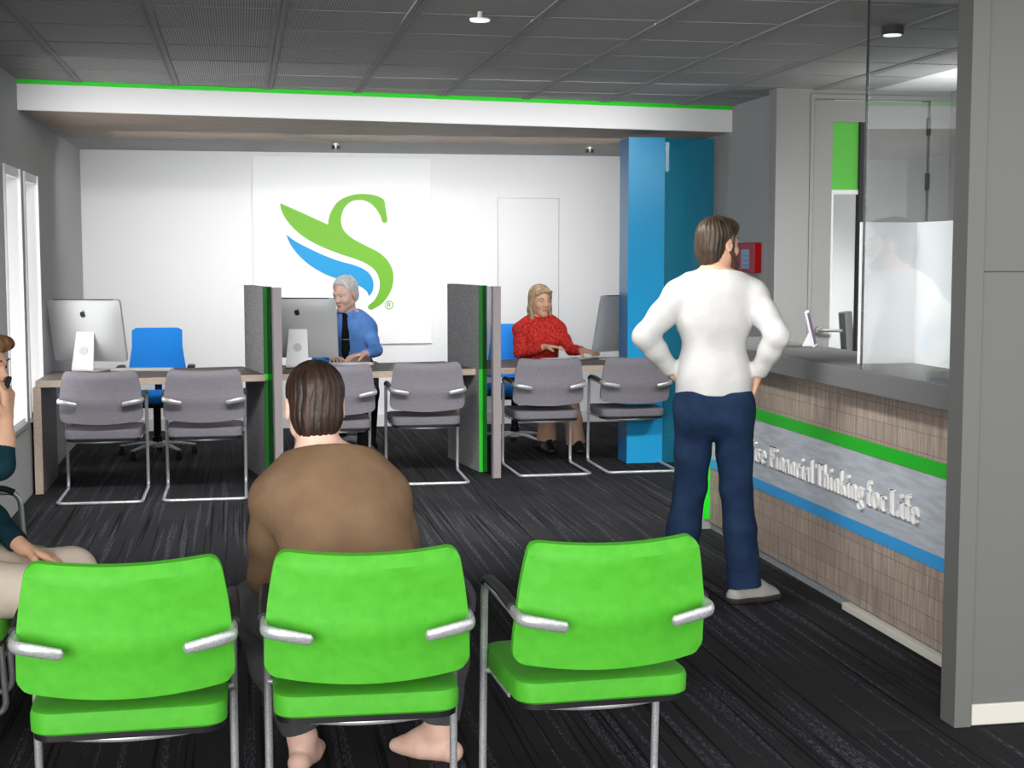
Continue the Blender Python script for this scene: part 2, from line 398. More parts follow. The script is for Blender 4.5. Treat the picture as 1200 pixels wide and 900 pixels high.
def ring2(bm, cx, cz, r0, r1, y0, y1, a0=0, a1=360, n=28):
    full = abs(a1-a0) >= 360
    A = []
    for i in range(n if full else n+1):
        t = R(a0+(a1-a0)*i/n); c, s = math.cos(t), math.sin(t)
        A.append([bm.verts.new((cx+c*r, y, cz+s*r)) for r, y in ((r0, y0), (r1, y0), (r1, y1), (r0, y1))])
    for i in range(len(A) if full else len(A)-1):
        P, Q = A[i], A[(i+1) % len(A)]
        for j in range(4): bm.faces.new((P[j], P[(j+1) % 4], Q[(j+1) % 4], Q[j]))
    if not full: bm.faces.new(A[0]); bm.faces.new(A[-1][::-1])
ring2(bm, 1.366, 1.145, .034, .041, -.005, 0)
box(bm, 1.352, 1.358, -.005, 0, 1.125, 1.166); ring2(bm, 1.366, 1.155, .006, .012, -.005, 0, -90, 90, 10)
box(bm, 1.352, 1.367, -.005, 0, 1.161, 1.167); box(bm, 1.352, 1.367, -.005, 0, 1.142, 1.148)
prism(bm, [(1.364, 1.145), (1.370, 1.145), (1.383, 1.125), (1.375, 1.125)], 'y', -.005, 0)
link('registered_mark', bm, M['emb_green'], logo)
bd = link('white_board', B(.115, 1.77, 13.722, 13.749, .78, 2.515, .002), M['panel_white']); tag(bd, 'large plain white board fixed to back wall behind the emblem', 'board')
d2 = struct(link('door_2', B(2.415, 3.0, 13.738, 13.7499, .02, 2.15), M['wall_white']))
bm = bmesh.new(); box(bm, 2.408, 2.413, 13.742, 13.7499, .11, 2.155); box(bm, 3.002, 3.007, 13.742, 13.7499, .11, 2.155); box(bm, 2.408, 3.007, 13.742, 13.7499, 2.152, 2.156)
link('door_seam', bm, M['alu'], d2)

# blue column box and blue glass wing
c = root('blue_column', 'tall square blue column standing right of the desks under the soffit', 'column', (2.92, 10.87, 0))
link('side_panel', B(0, .012, .006, .262, 0, 2.50), M['blue_acrylic_shaded'], c)
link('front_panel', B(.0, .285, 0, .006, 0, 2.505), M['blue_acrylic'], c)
link('core', B(.013, .285, .007, .26, 0, 2.50), M['blue_acrylic_shaded'], c)
g = link('tinted_glass_panel', B(3.21, 3.60, 10.875, 10.887, 0, 2.505, .001), M['blue_glass']); tag(g, 'tall translucent blue glass panel beside the blue column', 'glass panel')

# ------------------------------------------------------------------ desks
def dfront(x): return 10.185 + (x+1.363)*.1696
def ln(p, q):            # x on the line p-q at a given y
    return lambda y: p[0]+(q[0]-p[0])*(y-p[1])/(q[1]-p[1])
def desk(xl, xr, label, notch=None, left_panel=False):
    dk = root('desk', label, 'desk', (0, 0, 0), 0, None)
    def poly(f0, f1):    # between two depths measured from the front line
        out = []
        def corner(xf, f):
            y = dfront(0)+f
            for _ in range(20): y = dfront(xf(y))+f
            return (xf(y), y)
        return [corner(xl, f0), corner(xr, f0), corner(xr, f1), corner(xl, f1)]
    P = poly(.008, .86)
    if notch: P = [P[0], (2.912, dfront(2.912)+.008), (2.912, 11.14), (3.25, 11.14), (3.18, dfront(3.18)+.86), P[3]]
    bm = bmesh.new(); prism(bm, P, 'z', .722, .765); link('desk_top', bm, M['desk_wood_top'], dk)
    P = poly(0, .0078)
    if notch: P = [P[0], (2.912, dfront(2.912)), (2.912, dfront(2.912)+.0078), P[3]]
    bm = bmesh.new(); prism(bm, P, 'z', .72, .766); link('front_edge', bm, M['desk_wood_edge'], dk)
    bm = bmesh.new(); P = poly(.78, .80)
    if notch: P = [P[0], (3.1, dfront(3.1)+.78), (3.1, dfront(3.1)+.80), P[3]]
    prism(bm, P, 'z', .66, .7215); link('rear_rail', bm, M['desk_wood_top'], dk)
    if left_panel:
        bm = bmesh.new(); prism(bm, [(-1.385, 10.165), (-1.335, 10.171), (-1.335, 10.98), (-1.385, 10.98)], 'z', 0, .7215); sp_ = link('side_panel', bm, M['desk_wood_top'], dk)
        bm = bmesh.new(); prism(bm, [(-1.386, 10.158), (-1.334, 10.164), (-1.334, 10.1705), (-1.386, 10.1645)], 'z', 0, .7215); link('side_panel_edge', bm, M['desk_wood_edge'], sp_)
    else:
        bm = bmesh.new(); prism(bm, [(xl(10.9)+.02, 10.9), (xl(10.9)+.05, 10.9), (xl(11.2)+.05, 11.2), (xl(11.2)+.02, 11.2)], 'z', 0, .7215); link('bracket_leg', bm, M['desk_wood_top'], dk)
    return dk
p1 = ln((.02, 11.2), (.150, 10.50)); p2 = ln((1.603, 11.46), (1.722, 10.63))
desk(lambda y: -1.37, lambda y: p1(y)-.003, 'left section of dark wood desk with end panel, before the empty blue chair', left_panel=True)
desk(lambda y: p1(y)+.066, lambda y: p2(y)-.003, 'middle section of the dark wood desk at which the grey-haired clerk sits')
desk(lambda y: p2(y)+.066, lambda y: 3.2, 'right section of the dark wood desk at which the clerk in red sits', notch=True)

def partition(xb, yb, xf, yf, xp, yp, label, split=False):
    p = root('desk_partition', label, 'partition', (xf, yf, 0), 0, None)
    d = Vector((xf-xb, yf-yb)).normalized(); n = Vector((-d.y, d.x))
    if n.x < 0: n = -n
    w = .062
    Q = lambda a, b_: (d.x*a+n.x*b_, d.y*a+n.y*b_)
    L = math.hypot(xf-xb, yf-yb)
    def pz(name, a0, a1, b0, b1, z0, z1, m):
        bm = bmesh.new(); prism(bm, [Q(a0, b0), Q(a1, b0), Q(a1, b1), Q(a0, b1)], 'z', z0, z1); return link(name, bm, M[m], p)
    pz('fabric_panel', -L, -.012, 0, w, 0, 1.385, 'fabric_panel')
    if split:
        pz('green_edge_strip', -.0118, 0, 0, w, .768, 1.387, 'green_dark'); pz('green_edge_strip', -.0118, 0, 0, w, 0, .7675, 'green_lit_through')
    else:
        pz('green_edge_strip', -.0118, 0, 0, w, 0, 1.387, 'green_dark'); pz('green_show_through', 0, .003, 0.002, w-.002, .722, .765, 'green_line')  # desk edge shining through the translucent strip, added as a bright block
    g = .28
    pz('glass_infill', 0.004, g-.001, w*.5-.004, w*.5+.004, .0, 1.383, 'smoke_glass')
    pz('end_post', g, g+.05, 0.005, w, 0, 1.386, 'post')
    return p
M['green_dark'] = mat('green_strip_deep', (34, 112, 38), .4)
M['green_lit_through'] = mat('green_strip_lit_through', (52, 190, 54), .4)  # same strip, light coming through below the desk painted into the colour
M['post'] = mat('taupe_post', (142, 134, 134), .6)
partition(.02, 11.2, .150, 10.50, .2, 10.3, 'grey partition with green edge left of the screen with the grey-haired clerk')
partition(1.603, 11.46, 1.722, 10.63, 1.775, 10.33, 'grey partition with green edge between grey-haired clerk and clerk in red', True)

# computers
def imac(loc, rz, label):
    t = root('desktop_computer', label, 'computer', loc, rz)       # local: screen faces +Y, back toward -Y
    tilt = Matrix.Translation((0, -.03, .30)) @ Matrix.Rotation(R(12), 4, 'X')
    W, H = .58, .46
    bm = bmesh.new()
    # rounded slab with bulged back
    pts = []
    nx_, nz_ = 16, 14
    def prof(u, v): return -.012-.026*(1-u**4)*(1-v**4)
    grid = []
    for i in range(nx_+1):
        u = -1+2*i/nx_; row = []
        for j in range(nz_+1):
            v = -1+2*j/nz_
            x = u*W/2; z = v*H/2
            cr = .018
            cxm, czm = W/2-cr, H/2-cr
            if abs(x) > cxm and abs(z) > czm:
                dx, dz = abs(x)-cxm, abs(z)-czm; l = max(dx, dz)/max(1e-6, math.hypot(dx, dz)); x = math.copysign(cxm+dx*l, x); z = math.copysign(czm+dz*l, z)
            row.append((x, prof(u, v), z))
        grid.append(row)
    sheet(bm, grid, lambda i, j: Vector((0, .012-grid[i][j][1], 0)))
    bmesh.ops.transform(bm, matrix=tilt, verts=bm.verts[:])
    body = link('monitor_casing', bm, M['alu'], t, 40)
    bm = bmesh.new(); box(bm, -.24, .24, -.02, .0, H/2-.0005, H/2+.001, mx=tilt); link('top_vent', bm, M['dark_gap'], body)
    bm = bmesh.new(); box(bm, -W/2+.012, W/2-.012, .0122, .0132, -H/2+.07, H/2-.012, mx=tilt); link('screen', bm, M['black'], t)
    # fruit mark with a bite
    bm = bmesh.new()
    A = [(0, -.021), (.006, -.023), (.012, -.02), (.017, -.012), (.0185, -.006), (.0135, -.001), (.0125, .006), (.016, .0125), (.01, .016), (.004, .0145), (0, .0135), (-.005, .0155), (-.011, .0155), (-.017, .009), (-.0185, .0), (-.017, -.01), (-.012, -.019), (-.006, -.023)]
    prism(bm, [(x*1.1, z*1.1) for x, z in A], 'y', -.0405, -.037)
    prism(bm, [(0.001, .018), (.004, .027), (.009, .029), (.008, .023), (.004, .019)], 'y', -.0405, -.037)
    bmesh.ops.transform(bm, matrix=tilt @ Matrix.Translation((0, 0, .13)), verts=bm.verts[:]); bmesh.ops.triangulate(bm, faces=[f for f in bm.faces if len(f.verts) > 4])
    link('fruit_mark', bm, M['black'], body)
    # stand
    bm = bmesh.new()
    path = smoothpath([(0, .13, .006), (0, -.115, .006), (0, -.06, .30)], .02, 6)
    for i in range(len(path)-1):
        a, b_ = Vector(path[i]), Vector(path[i+1])
    w = .088
    vs = []
    for i, p_ in enumerate(path):
        d = (path[min(i+1, len(path)-1)]-path[max(i-1, 0)]).normalized(); nrm = Vector((0, d.z, -d.y))*.005
        vs.append([bm.verts.new(Vector((s*w*(1-.22*p_.z/.3), 0, 0))+p_+nrm*k) for s, k in ((-1, -1), (1, -1), (1, 1), (-1, 1))])
    for A_, C_ in zip(vs, vs[1:]):
        for j in range(4): bm.faces.new((A_[j], A_[(j+1) % 4], C_[(j+1) % 4], C_[j]))
    bm.faces.new(vs[0]); bm.faces.new(vs[-1][::-1])
    st = link('stand', bm, M['alu_light'], t)
    bm = bmesh.new(); cyl(bm, (0, -.0945, .155), .032, .004, axis='y'); bmesh.ops.rotate(bm, cent=(0, -.0945, .155), matrix=Matrix.Rotation(R(-10.5), 3, 'X'), verts=bm.verts[:])
    link('cable_hole', bm, M['alu'], st)
    return t
ic = imac((-1.09, 11.0, .766), -24, 'large silver desktop computer on the desk left of the empty blue chair')
def place_copy(o, loc, rz, label):
    c = copy_tree(o); c.location = loc; c.rotation_euler = (0, 0, R(rz)); c['label'] = label; return c
place_copy(ic, (.43, 11.10, .766), -14, 'silver desktop computer in front of the grey-haired clerk in blue shirt')
place_copy(ic, (2.99, 11.42, .766), 34, 'silver desktop computer beside the clerk in red, half hidden by the blue column')
def keyboard(loc, rz, label):
    t = root('keyboard', label, 'keyboard', loc, rz)
    bm = bmesh.new(); prism(bm, [(-.065, .001), (.065, .001), (.065, .006), (-.065, .016)], 'x', -.22, .22); link('keyboard_base', bm, M['alu'], t)
    bm = bmesh.new()
    for r_ in range(5):
        for c_ in range(14):
            y = -.052+r_*.024; x = -.205+c_*.0302; z = .016-(y+.065)/.13*.010
            box(bm, x, x+.026, y, y+.019, z, z+.003)
    link('keys', bm, M['alu_light'], t)
    return t
kb = keyboard((-.72, 10.98, .766), 170, 'silver keyboard on the desk in front of the empty blue chair')
place_copy(kb, (.78, 11.26, .766), 172, 'silver keyboard in front of the grey-haired clerk')
place_copy(kb, (2.58, 11.50, .766), 204, 'silver keyboard under the hands of the clerk in red')

# ------------------------------------------------------------------ armchairs (cantilever visitor chair)
def visitor_chair(name, label, cat, loc, rz, group, up, seatm, facets):
    t = root(name, label, cat, loc, rz, group)
    # seat cushion: rear edge y=-.225, front y=.225
    bm = bmesh.new(); rr = []
    def outline(s, oy=0):
        pts = []
        hw, hd, c_ = .255*s, .228*s, .06
        for (sx, sy, a0) in ((1, 1, 0), (-1, 1, 90), (-1, -1, 180), (1, -1, 270)):
            for k in range(6):
                a = R(a0+k*18)
                pts.append((sx*(hw-c_)+c_*math.cos(a), sy*(hd-c_)+c_*math.sin(a)))
        return [(x*(1-.03*(y < 0)), y) for x, y in pts]
    for z, s in ((.392, .97), (.398, .995), (.438, 1.0), (.452, .985), (.457, .94), (.457, .0)):
        if s == 0: ring = [bm.verts.new((0, 0, .452))]
        else: ring = [bm.verts.new((x*s, y*s, z - (.006*(1-(abs(x)/.26)**2) if z > .45 else 0))) for x, y in outline(1)]
        rr.append(ring)
    for A_, C_ in zip(rr, rr[1:]):
        n = len(A_)
        for j in range(n):
            if len(C_) == 1: bm.faces.new((A_[j], A_[(j+1) % n], C_[0]))
            else: bm.faces.new((A_[j], A_[(j+1) % n], C_[(j+1) % n], C_[j]))
    bm.faces.new(rr[0][::-1])
    link('seat', bm, seatm, t, 35)
    bm = bmesh.new()
    P = outline(.97)
    prism(bm, P, 'z', .376, .3925)
    link('seat_pan', bm, M['black'], t, 35)
    bm = bmesh.new(); pts = [(x, -.16-.05*math.cos(x/.2*math.pi/2), .372) for x in [i*.02-.2 for i in range(21)]]
    tube(bm, pts, .010, 8); link('under_rail', bm, M['chrome'], t, 60)
    # back: concave panel
    bm = bmesh.new(); nu, nv = 26, 20
    rnd = random.Random(3)
    bumps = [(rnd.uniform(-.9, .9), rnd.uniform(.08, .9), rnd.uniform(.06, .13), rnd.uniform(-.0035, .0035)) for _ in range(60)]
    W0, W1, Z0, Z1 = .268, .232, .518, .852
    grid = []; cr = .032
    for i in range(nu+1):
        u = math.sin(math.pi/2*(-1+2*i/nu)); row = []
        for j in range(nv+1):
            v = .5-.5*math.cos(math.pi*j/nv)
            hw = W0-(W0-W1)*v**2.2
            x = u*hw; z = Z0+(Z1-Z0)*v
            a, c = abs(x)-(hw-cr), max(z-(Z1-cr), Z0+cr-z)
            if a > 0 and c > 0:
                l = max(a, c)/math.hypot(a, c); x = math.copysign(hw-cr+a*l, x); z = (Z1-cr+c*l) if z > .7 else (Z0+cr-c*l)
            z += -.022*(1-u*u)*(1-v)-.012*(1-u*u)*v
            y = -.288-.055*v+.045*u*u-.010*math.exp(-((v-.42)/.12)**2)
            if v > .90: y += .022*((v-.90)/.10)**1.3
            if facets:
                for bu, bv, br_, ba in bumps:
                    q = 1-(abs(u-bu)/br_/1.6+abs(v-bv)/br_)
                    if q > 0: y += ba*q
            row.append((x, y, z))
        grid.append(row)
    def th(i, j):
        k = 1-max(abs(math.sin(math.pi/2*(-1+2*i/nu)))**8, abs(math.cos(math.pi*j/nv))**8)
        return Vector((0, .022+.014*k, .004))
    sheet(bm, grid, th)
    bk = link('backrest', bm, up, t, 30 if facets else 60)
    if facets:
        md = bk.modifiers.new('round', 'BEVEL'); md.width = .006; md.segments = 3; md.limit_method = 'ANGLE'; md.angle_limit = R(60)
    # tube frame sides + floor loop
    pts = [(-.263, -.315, .655), (-.2665, -.22, .66), (-.2665, .12, .668), (-.2665, .155, .012), (-.2665, -.50, .012), (.2665, -.50, .012), (.2665, .155, .012), (.2665, .12, .668), (.2665, -.22, .66), (.263, -.315, .655)]
    bm = bmesh.new(); tube(bm, smoothpath(pts, .055, 7), .0115, 12); link('tube_frame', bm, M['chrome'], t, 60)
    for s in (-1, 1):
        bm = bmesh.new()
        tube(bm, smoothpath([(s*.267, .10, .664), (s*.267, .06, .682), (s*.267, -.10, .684), (s*.266, -.25, .672)], .04, 5), [.014]+[.0175]*16+[.015] if False else .0175, 12, flat=(1.0, .75))
        link('arm_pad', bm, M['armpad'], t, 60)
        bm = bmesh.new()      # flat bracket wrapping onto the back of the backrest
        tube(bm, smoothpath([(s*.266, -.22, .662), (s*.266, -.325, .656), (s*.235, -.345, .652), (s*.150, -.352, .635)], .03, 5)+[Vector((s*.143, -.352, .6333))], [.0145]*13+[.0135, .006], 12, flat=(.7, 1.2))
        link('arm_bracket', bm, M['chrome'], t, 60)
        bm = bmesh.new(); tube(bm, [(s*.266, .125, .395), (s*.235, .125, .392)], .0095, 8); tube(bm, [(s*.24, .125, .386), (s*.24, -.1, .386)], .008, 8)
        link('seat_support', bm, M['chrome'], t, 60)
    return t
gc = visitor_chair('reception_chair', 'bright green armchair at lower left with empty seat, seen from behind', 'chair', (-.303, 3.969, 0), 1, 'green waiting armchairs', M['green_chair'], M['green_chair'], True)
place_copy(gc, (.319, 3.99, 0), -2, 'bright green armchair in which the man in brown sits')
place_copy(gc, (.953, 4.007, 0), 2.5, 'bright green armchair right of the man in brown, empty, seen from behind')
place_copy(gc, (-.98, 4.93, 0), -90, 'green armchair under the person in dark teal at left edge')
place_copy(gc, (-1.0, 5.74, 0), -90, 'green armchair by left wall, only its chrome arm showing beyond the person')
vc = visitor_chair('visitor_chair', 'grey visitor chair at far left of the long desk, beside its end panel', 'chair', (-.92, 10.15, 0), 0, 'grey visitor chairs along the long desk', M['grey_chair'], M['grey_chair_seat'], False)
for (x, y, rz, lb) in ((-.255, 10.16, 0, 'grey visitor chair just left of the partition behind the man in brown'),
                       (.64, 10.43, 1, 'grey visitor chair partly hidden behind the seated man\'s head'),
                       (1.30, 10.56, -1, 'grey visitor chair facing desk left of the second partition, right of the grey-haired clerk'),
                       (2.225, 10.80, 1, 'grey visitor chair in front of the clerk in red'),
                       (2.905, 10.84, 0, 'grey visitor chair overlapping the blue column')):
    place_copy(vc, (x, y, 0), rz, lb)

# ------------------------------------------------------------------ blue task chairs
def task_chair(loc, rz, label):
    t = root('task_chair', label, 'office chair', loc, rz, 'blue task chairs')     # faces -Y locally toward the desk
    bm = bmesh.new(); grid = []
    for i in range(13):
        u = -1+i/6; row = []
        for j in range(13):
            v = j/12
            hw = .245-.045*min(1, v*1.5)
            e_ = max(0, abs(u)-.8)/.2
            row.append((u*hw, .20+.05*v-.03*u*u, .56+.46*v-(.02*e_**2 if j > 10 else 0)+(.02*e_**2 if j < 2 else 0)))
        grid.append(row)
    sheet(bm, grid, lambda i, j: Vector((0, .035, 0))); link('backrest', bm, M['blue_chair'], t, 50)
    bm = bmesh.new(); box(bm, -.24, .24, -.25, .2, .44, .52, .03, seg=3); link('seat', bm, M['blue_chair'], t, 60)
    bm = bmesh.new(); box(bm, -.2, .2, -.2, .18, .405, .445, .01); tube(bm, smoothpath([(0, .1, .42), (0, .27, .42), (0, .265, .75)], .05), .018, flat=(1.6, .6)); link('seat_mechanism', bm, M['black'], t, 50)
    for s in (-1, 1):
        bm = bmesh.new(); tube(bm, smoothpath([(s*.2, 0, .43), (s*.275, 0, .43), (s*.275, .02, .70)], .04), .013); box(bm, s*.275-.03, s*.275+.03, -.12, .13, .70, .73, .01)
        link('armrest', bm, M['black'], t, 50)
    bm = bmesh.new(); cyl(bm, (0, 0, .27), .03, .28); cyl(bm, (0, 0, .13), .04, .06); link('gas_column', bm, M['black'], t, 40)
    bm = bmesh.new(); cyl(bm, (0, 0, .105), .05, .06, 20, .035)
    for k in range(5):
        a = R(90+72*k); tube(bm, [(math.cos(a)*.03, math.sin(a)*.03, .105), (math.cos(a)*.17, math.sin(a)*.17, .095), (math.cos(a)*.31, math.sin(a)*.31, .075)], [.024, .019, .013], 10, flat=(1.2, .7))
    link('star_base', bm, M['white'], t, 50)
    for k in range(5):
        a = R(90+72*k); bm = bmesh.new(); cx_, cy_ = math.cos(a)*.30, math.sin(a)*.30
        for s in (-.013, .013):
            cyl(bm, (cx_+s, cy_, .029), .028, .016, 16, axis='x')
        box(bm, cx_-.012, cx_+.012, cy_-.012, cy_+.012, .03, .068)
        link('caster', bm, M['black'], t, 40)
    return t
tc_ = task_chair((-.68, 11.98, 0), 0, 'empty bright blue task chair behind the desk, right of the left computer')
place_copy(tc_, (.80, 12.02, 0), 4, 'blue task chair under the grey-haired clerk in blue shirt')
place_copy(tc_, (2.27, 12.12, 0), -8, 'blue task chair under the clerk in red')
# black chair in the office behind the door lite
t = root('task_chair', 'black office chair seen through the narrow door window', 'office chair', (4.80, 10.5, 0), 60)
bm = bmesh.new(); grid = [[((-1+i/5)*.24, .2+.05*j/8-.03*(-1+i/5)**2, .55+.62*j/8) for j in range(9)] for i in range(11)]
sheet(bm, grid, lambda i, j: Vector((0, .04, 0))); link('backrest', bm, M['black'], t, 50)
link('seat', B(-.25, .25, -.26, .2, .45, .53, .03), M['black'], t, 50)
bm = bmesh.new(); cyl(bm, (0, 0, .27), .03, .36); link('gas_column', bm, M['black'], t, 40)
bm = bmesh.new()
for k in range(5):
    a = R(72*k); tube(bm, [(0, 0, .09), (math.cos(a)*.3, math.sin(a)*.3, .03)], [.025, .018], 8)
link('star_base', bm, M['black'], t, 40)

# ------------------------------------------------------------------ reception counter
CX = 2.69
ct = root('reception_counter', 'long teller counter on the right with wood blocks, grey slogan band and stripes', 'counter', (CX, 6.4, 0))
y0c, y1c = 4.60, 8.14
def cb(name, x0_, x1_, ya, yb, z0, z1, m, bev=0, par=ct):
    return link(name, B(x0_-CX, x1_-CX, ya-6.4, yb-6.4, z0, z1, bev), M[m], par)
cb('carcass', CX+.03, CX+.28, y0c, y1c-.01, .05, 1.0265, 'wall')
cb('kick_board', CX+.012, CX+.27, y0c, y1c-.005, 0, .0495, 'stone')
cb('lower_cladding', CX, CX+.029, y0c, y1c, .046, .366, 'block_wood')
cb('blue_stripe', CX-.004, CX+.029, y0c, y1c, .3665, .420, 'blue_strip')
cb('slogan_band', CX, CX+.029, y0c, y1c, .4205, .7345, 'steel_panel')
cb('green_stripe', CX-.005, CX+.029, y0c, y1c, .735, .793, 'green_strip2' if 'green_strip2' in M else 'green_strip')
cb('upper_cladding', CX, CX+.029, y0c, y1c, .7935, 1.0265, 'block_wood')
cb('counter_top', 2.57, 3.06, y0c, 8.3, 1.027, 1.122, 'counter_top', .004)
cb('toe_rail', CX-.03, CX+.011, y0c, 6.13, .004, .036, 'beige', .002)
ep = cb('end_panel', 2.58, CX+.03, 8.142, 8.20, 0, .999, 'wall_light')
cb('end_stripe', 2.655, 2.69, 8.134, 8.1418, .06, .78, 'green_line', 0)

# raised serif lettering: glyphs from stems, bowls and slab serifs (u to the right, v up; cap height 1)
def glyphs():
    T, N = .135, .05
    g = {}
    def st(x, y0_, y1_, w=T): return [(x-w/2, y0_), (x+w/2, y0_), (x+w/2, y1_), (x-w/2, y1_)]
    def sf(x, y, w=.3, s=1): return [(x-w/2, y), (x+w/2, y), (x+w/2, y+s*N), (x-w/2, y+s*N)]
    def bowl(cx, cy, rx, ry, a0=0, a1=360, n=18, k=1.0):
        out = []; 
        for i in range(n):
            q = []
            for a, in_ in ((i, 0), (i+1, 0), (i+1, 1), (i, 1)):
                t = R(a0+(a1-a0)*a/n)
                tx, ty = (T*.95*k, N) if in_ else (0, 0)
                q.append((cx+(rx-tx)*math.cos(t), cy+(ry-ty)*math.sin(t)))
            out.append(q)
        return out
    X = .62
    g['i'] = (.30, [st(.15, 0, X), sf(.15, 0), [(0.02, X), (.225, X), (.225, X-N), (.02, X-N)], bowl(.15, .86, .085, .085, 0, 360, 10)[0]] + [[(.15+.08*math.cos(R(a)), .86+.08*math.sin(R(a))) for a in range(0, 360, 30)]])
    g['i'][1].pop(3)
    g['l'] = (.30, [st(.15, 0, 1.04), sf(.15, 0), [(0.02, 1.04), (.2, 1.04), (.2, 1.04-N), (.02, 1.04-N)]])
    g['n'] = (.60, [st(.15, 0, X), sf(.15, 0), [(0.02, X), (.2, X), (.2, X-N), (.02, X-N)], st(.46, 0, .42), sf(.46, 0)] + bowl(.34, .40, .195, .24, 0, 150))
    g['h'] = (.60, [st(.15, 0, 1.04), sf(.15, 0), [(0.02, 1.04), (.2, 1.04), (.2, 1.04-N), (.02, 1.04-N)], st(.46, 0, .42), sf(.46, 0)] + bowl(.34, .40, .195, .24, 0, 150))
    g['r'] = (.42, [st(.15, 0, X), sf(.15, 0), [(0.02, X), (.2, X), (.2, X-N), (.02, X-N)], [(.33+.07*math.cos(R(a)), .54+.07*math.sin(R(a))) for a in range(0, 360, 30)]] + bowl(.35, .42, .14, .2, 90, 160, 6))
    g['o'] = (.52, bowl(.26, .31, .25, .33, 0, 360, 24))
    g['c'] = (.46, bowl(.26, .31, .25, .33, 55, 320, 20) + [[(.37+.06*math.cos(R(a)), .5+.06*math.sin(R(a))) for a in range(0, 360, 30)]])
    g['e'] = (.48, bowl(.26, .31, .25, .33, 0, 315, 22) + [[(.06, .30), (.50, .30), (.50, .36), (.06, .36)]])
    g['a'] = (.50, [st(.38, .03, .46)] + bowl(.27, .43, .185, .21, 0, 160, 10) + bowl(.22, .17, .2, .19, 0, 360, 16) + [[(.38, 0), (.52, 0), (.52, .06), (.38, .06)]])
    g['s'] = (.42, bowl(.21, .46, .19, .18, 40, 250, 12, .7) + bowl(.21, .165, .19, .18, -140, 70, 12, .7) + [[(.08, .42), (.16, .46), (.36, .22), (.28, .18)]])
    g['g'] = (.52, bowl(.24, .38, .22, .25, 0, 360, 20) + bowl(.26, -.16, .25, .15, 0, 360, 18, .5) + [[(.1, .08), (.3, .12), (.42, -.02), (.2, -.04)], [(.38, .55), (.54, .62), (.54, .54), (.4, .5)]])
    g['f'] = (.36, [st(.16, 0, .85), sf(.16, 0), [(.02, X), (.34, X), (.34, X-N), (.02, X-N)], [(.32+.06*math.cos(R(a)), .93+.06*math.sin(R(a))) for a in range(0, 360, 30)]] + bowl(.28, .84, .195, .2, 70, 180, 8))
    g['k'] = (.60, [st(.15, 0, 1.04), sf(.15, 0), [(0.02, 1.04), (.2, 1.04), (.2, 1.04-N), (.02, 1.04-N)], [(.2, .28), (.26, .28), (.52, X), (.44, X)], [(.28, .36), (.40, .42), (.60, 0), (.44, 0)], sf(.5, X-N, .24), sf(.52, 0, .24)])
    g['F'] = (.66, [st(.17, 0, 1), sf(.17, 0, .34), sf(.17, 1-N, .34), [(.17, 1-N), (.60, 1-N), (.60, 1), (.17, 1)], [(.54, .76), (.60, .76), (.60, 1), (.5, 1)], [(.17, .5), (.44, .5), (.44, .56), (.17, .56)], [(.4, .4), (.45, .4), (.45, .66), (.4, .66)]])
    g['T'] = (.70, [st(.35, 0, 1, .16), sf(.35, 0, .34), [(.02, 1-N), (.68, 1-N), (.68, 1), (.02, 1)], [(.02, .74), (.07, .74), (.12, 1), (.02, 1)], [(.63, .74), (.68, .74), (.68, 1), (.58, 1)]])
    g['L'] = (.64, [st(.17, 0, 1), sf(.17, 1-N, .34), [(0, 0), (.6, 0), (.6, N), (0, N)], [(.5, 0), (.6, 0), (.62, .28), (.57, .28)]])
    g['W'] = (1.0, [[(.08, 1), (.24, 1), (.38, 0), (.30, 0)], [(.30, 0), (.36, 0), (.54, 1), (.49, 1)], [(.42, 1), (.58, 1), (.72, 0), (.64, 0)], [(.64, 0), (.70, 0), (.92, 1), (.87, 1)], sf(.16, 1-N, .28), sf(.5, 1-N, .24), sf(.88, 1-N, .22)])
    return g
GL = glyphs()
cap = .108; base_z = .515
def word(txt, y_left, y_right):
    adv = sum(GL[c][0]+.07 for c in txt)-.07; sx = (y_left-y_right)/adv
    bm = bmesh.new(); u = 0
    for ch in txt:
        w, polys = GL[ch]
        for P in polys:
            q = [(y_left-6.4-(u+a)*sx, base_z+b_*cap) for a, b_ in P]
            prism(bm, q, 'x', -.013, -.0003)
        u += w+.07
    return link('slogan_lettering', bm, M['letter'], ct)
word('Wise', 7.50, 7.20); word('Financial', 7.14, 6.55); word('Thinking', 6.515, 5.975); word('for', 5.94, 5.745); word('Life', 5.71, 5.445)

# glass screen standing on the counter's front edge, up to the ceiling
gs = link('teller_glass', B(2.576, 2.584, 4.60, 5.79, 1.1225, ZC-.009), M['glass']); tag(gs, 'tall clear glass screen standing on the counter up to the ceiling', 'glass screen')
ge = link('polished_edge', B(2.5755, 2.5845, 5.7902, 5.796, 1.1225, ZC-.009), M['dark_gap'], gs)
# white privacy screens, L shaped
ws = root('privacy_screen', 'white translucent L-shaped privacy screen on the counter behind the glass', 'screen', (2.78, 6.05, 1.123))
link('rear_panel', B(-.082, .19, .045, .053, 0, .628), M['white_acrylic'], ws)
link('side_panel', B(.184, .192, -1.3, .044, 0, .628), M['white_acrylic'], ws)
# tablet
tb = root('tablet_display', 'slim white tablet with purple screen standing at far end of the counter', 'tablet', (3.005, 7.33, 1.123), 65)
mx = Matrix.Rotation(R(-14), 4, 'X')
link('tablet_case', B(-.11, .11, 0, .012, .002, .195, .003, mx=mx), M['white'], tb)
link('display', B(-.10, .10, -.0015, 0, .012, .183, mx=mx), M['screen_purple'], tb)
bm = bmesh.new(); prism(bm, [(.014, .001), (.07, .001), (.07, .006), (.035, .08)], 'x', -.02, .02); link('tablet_foot', bm, M['white'], tb)

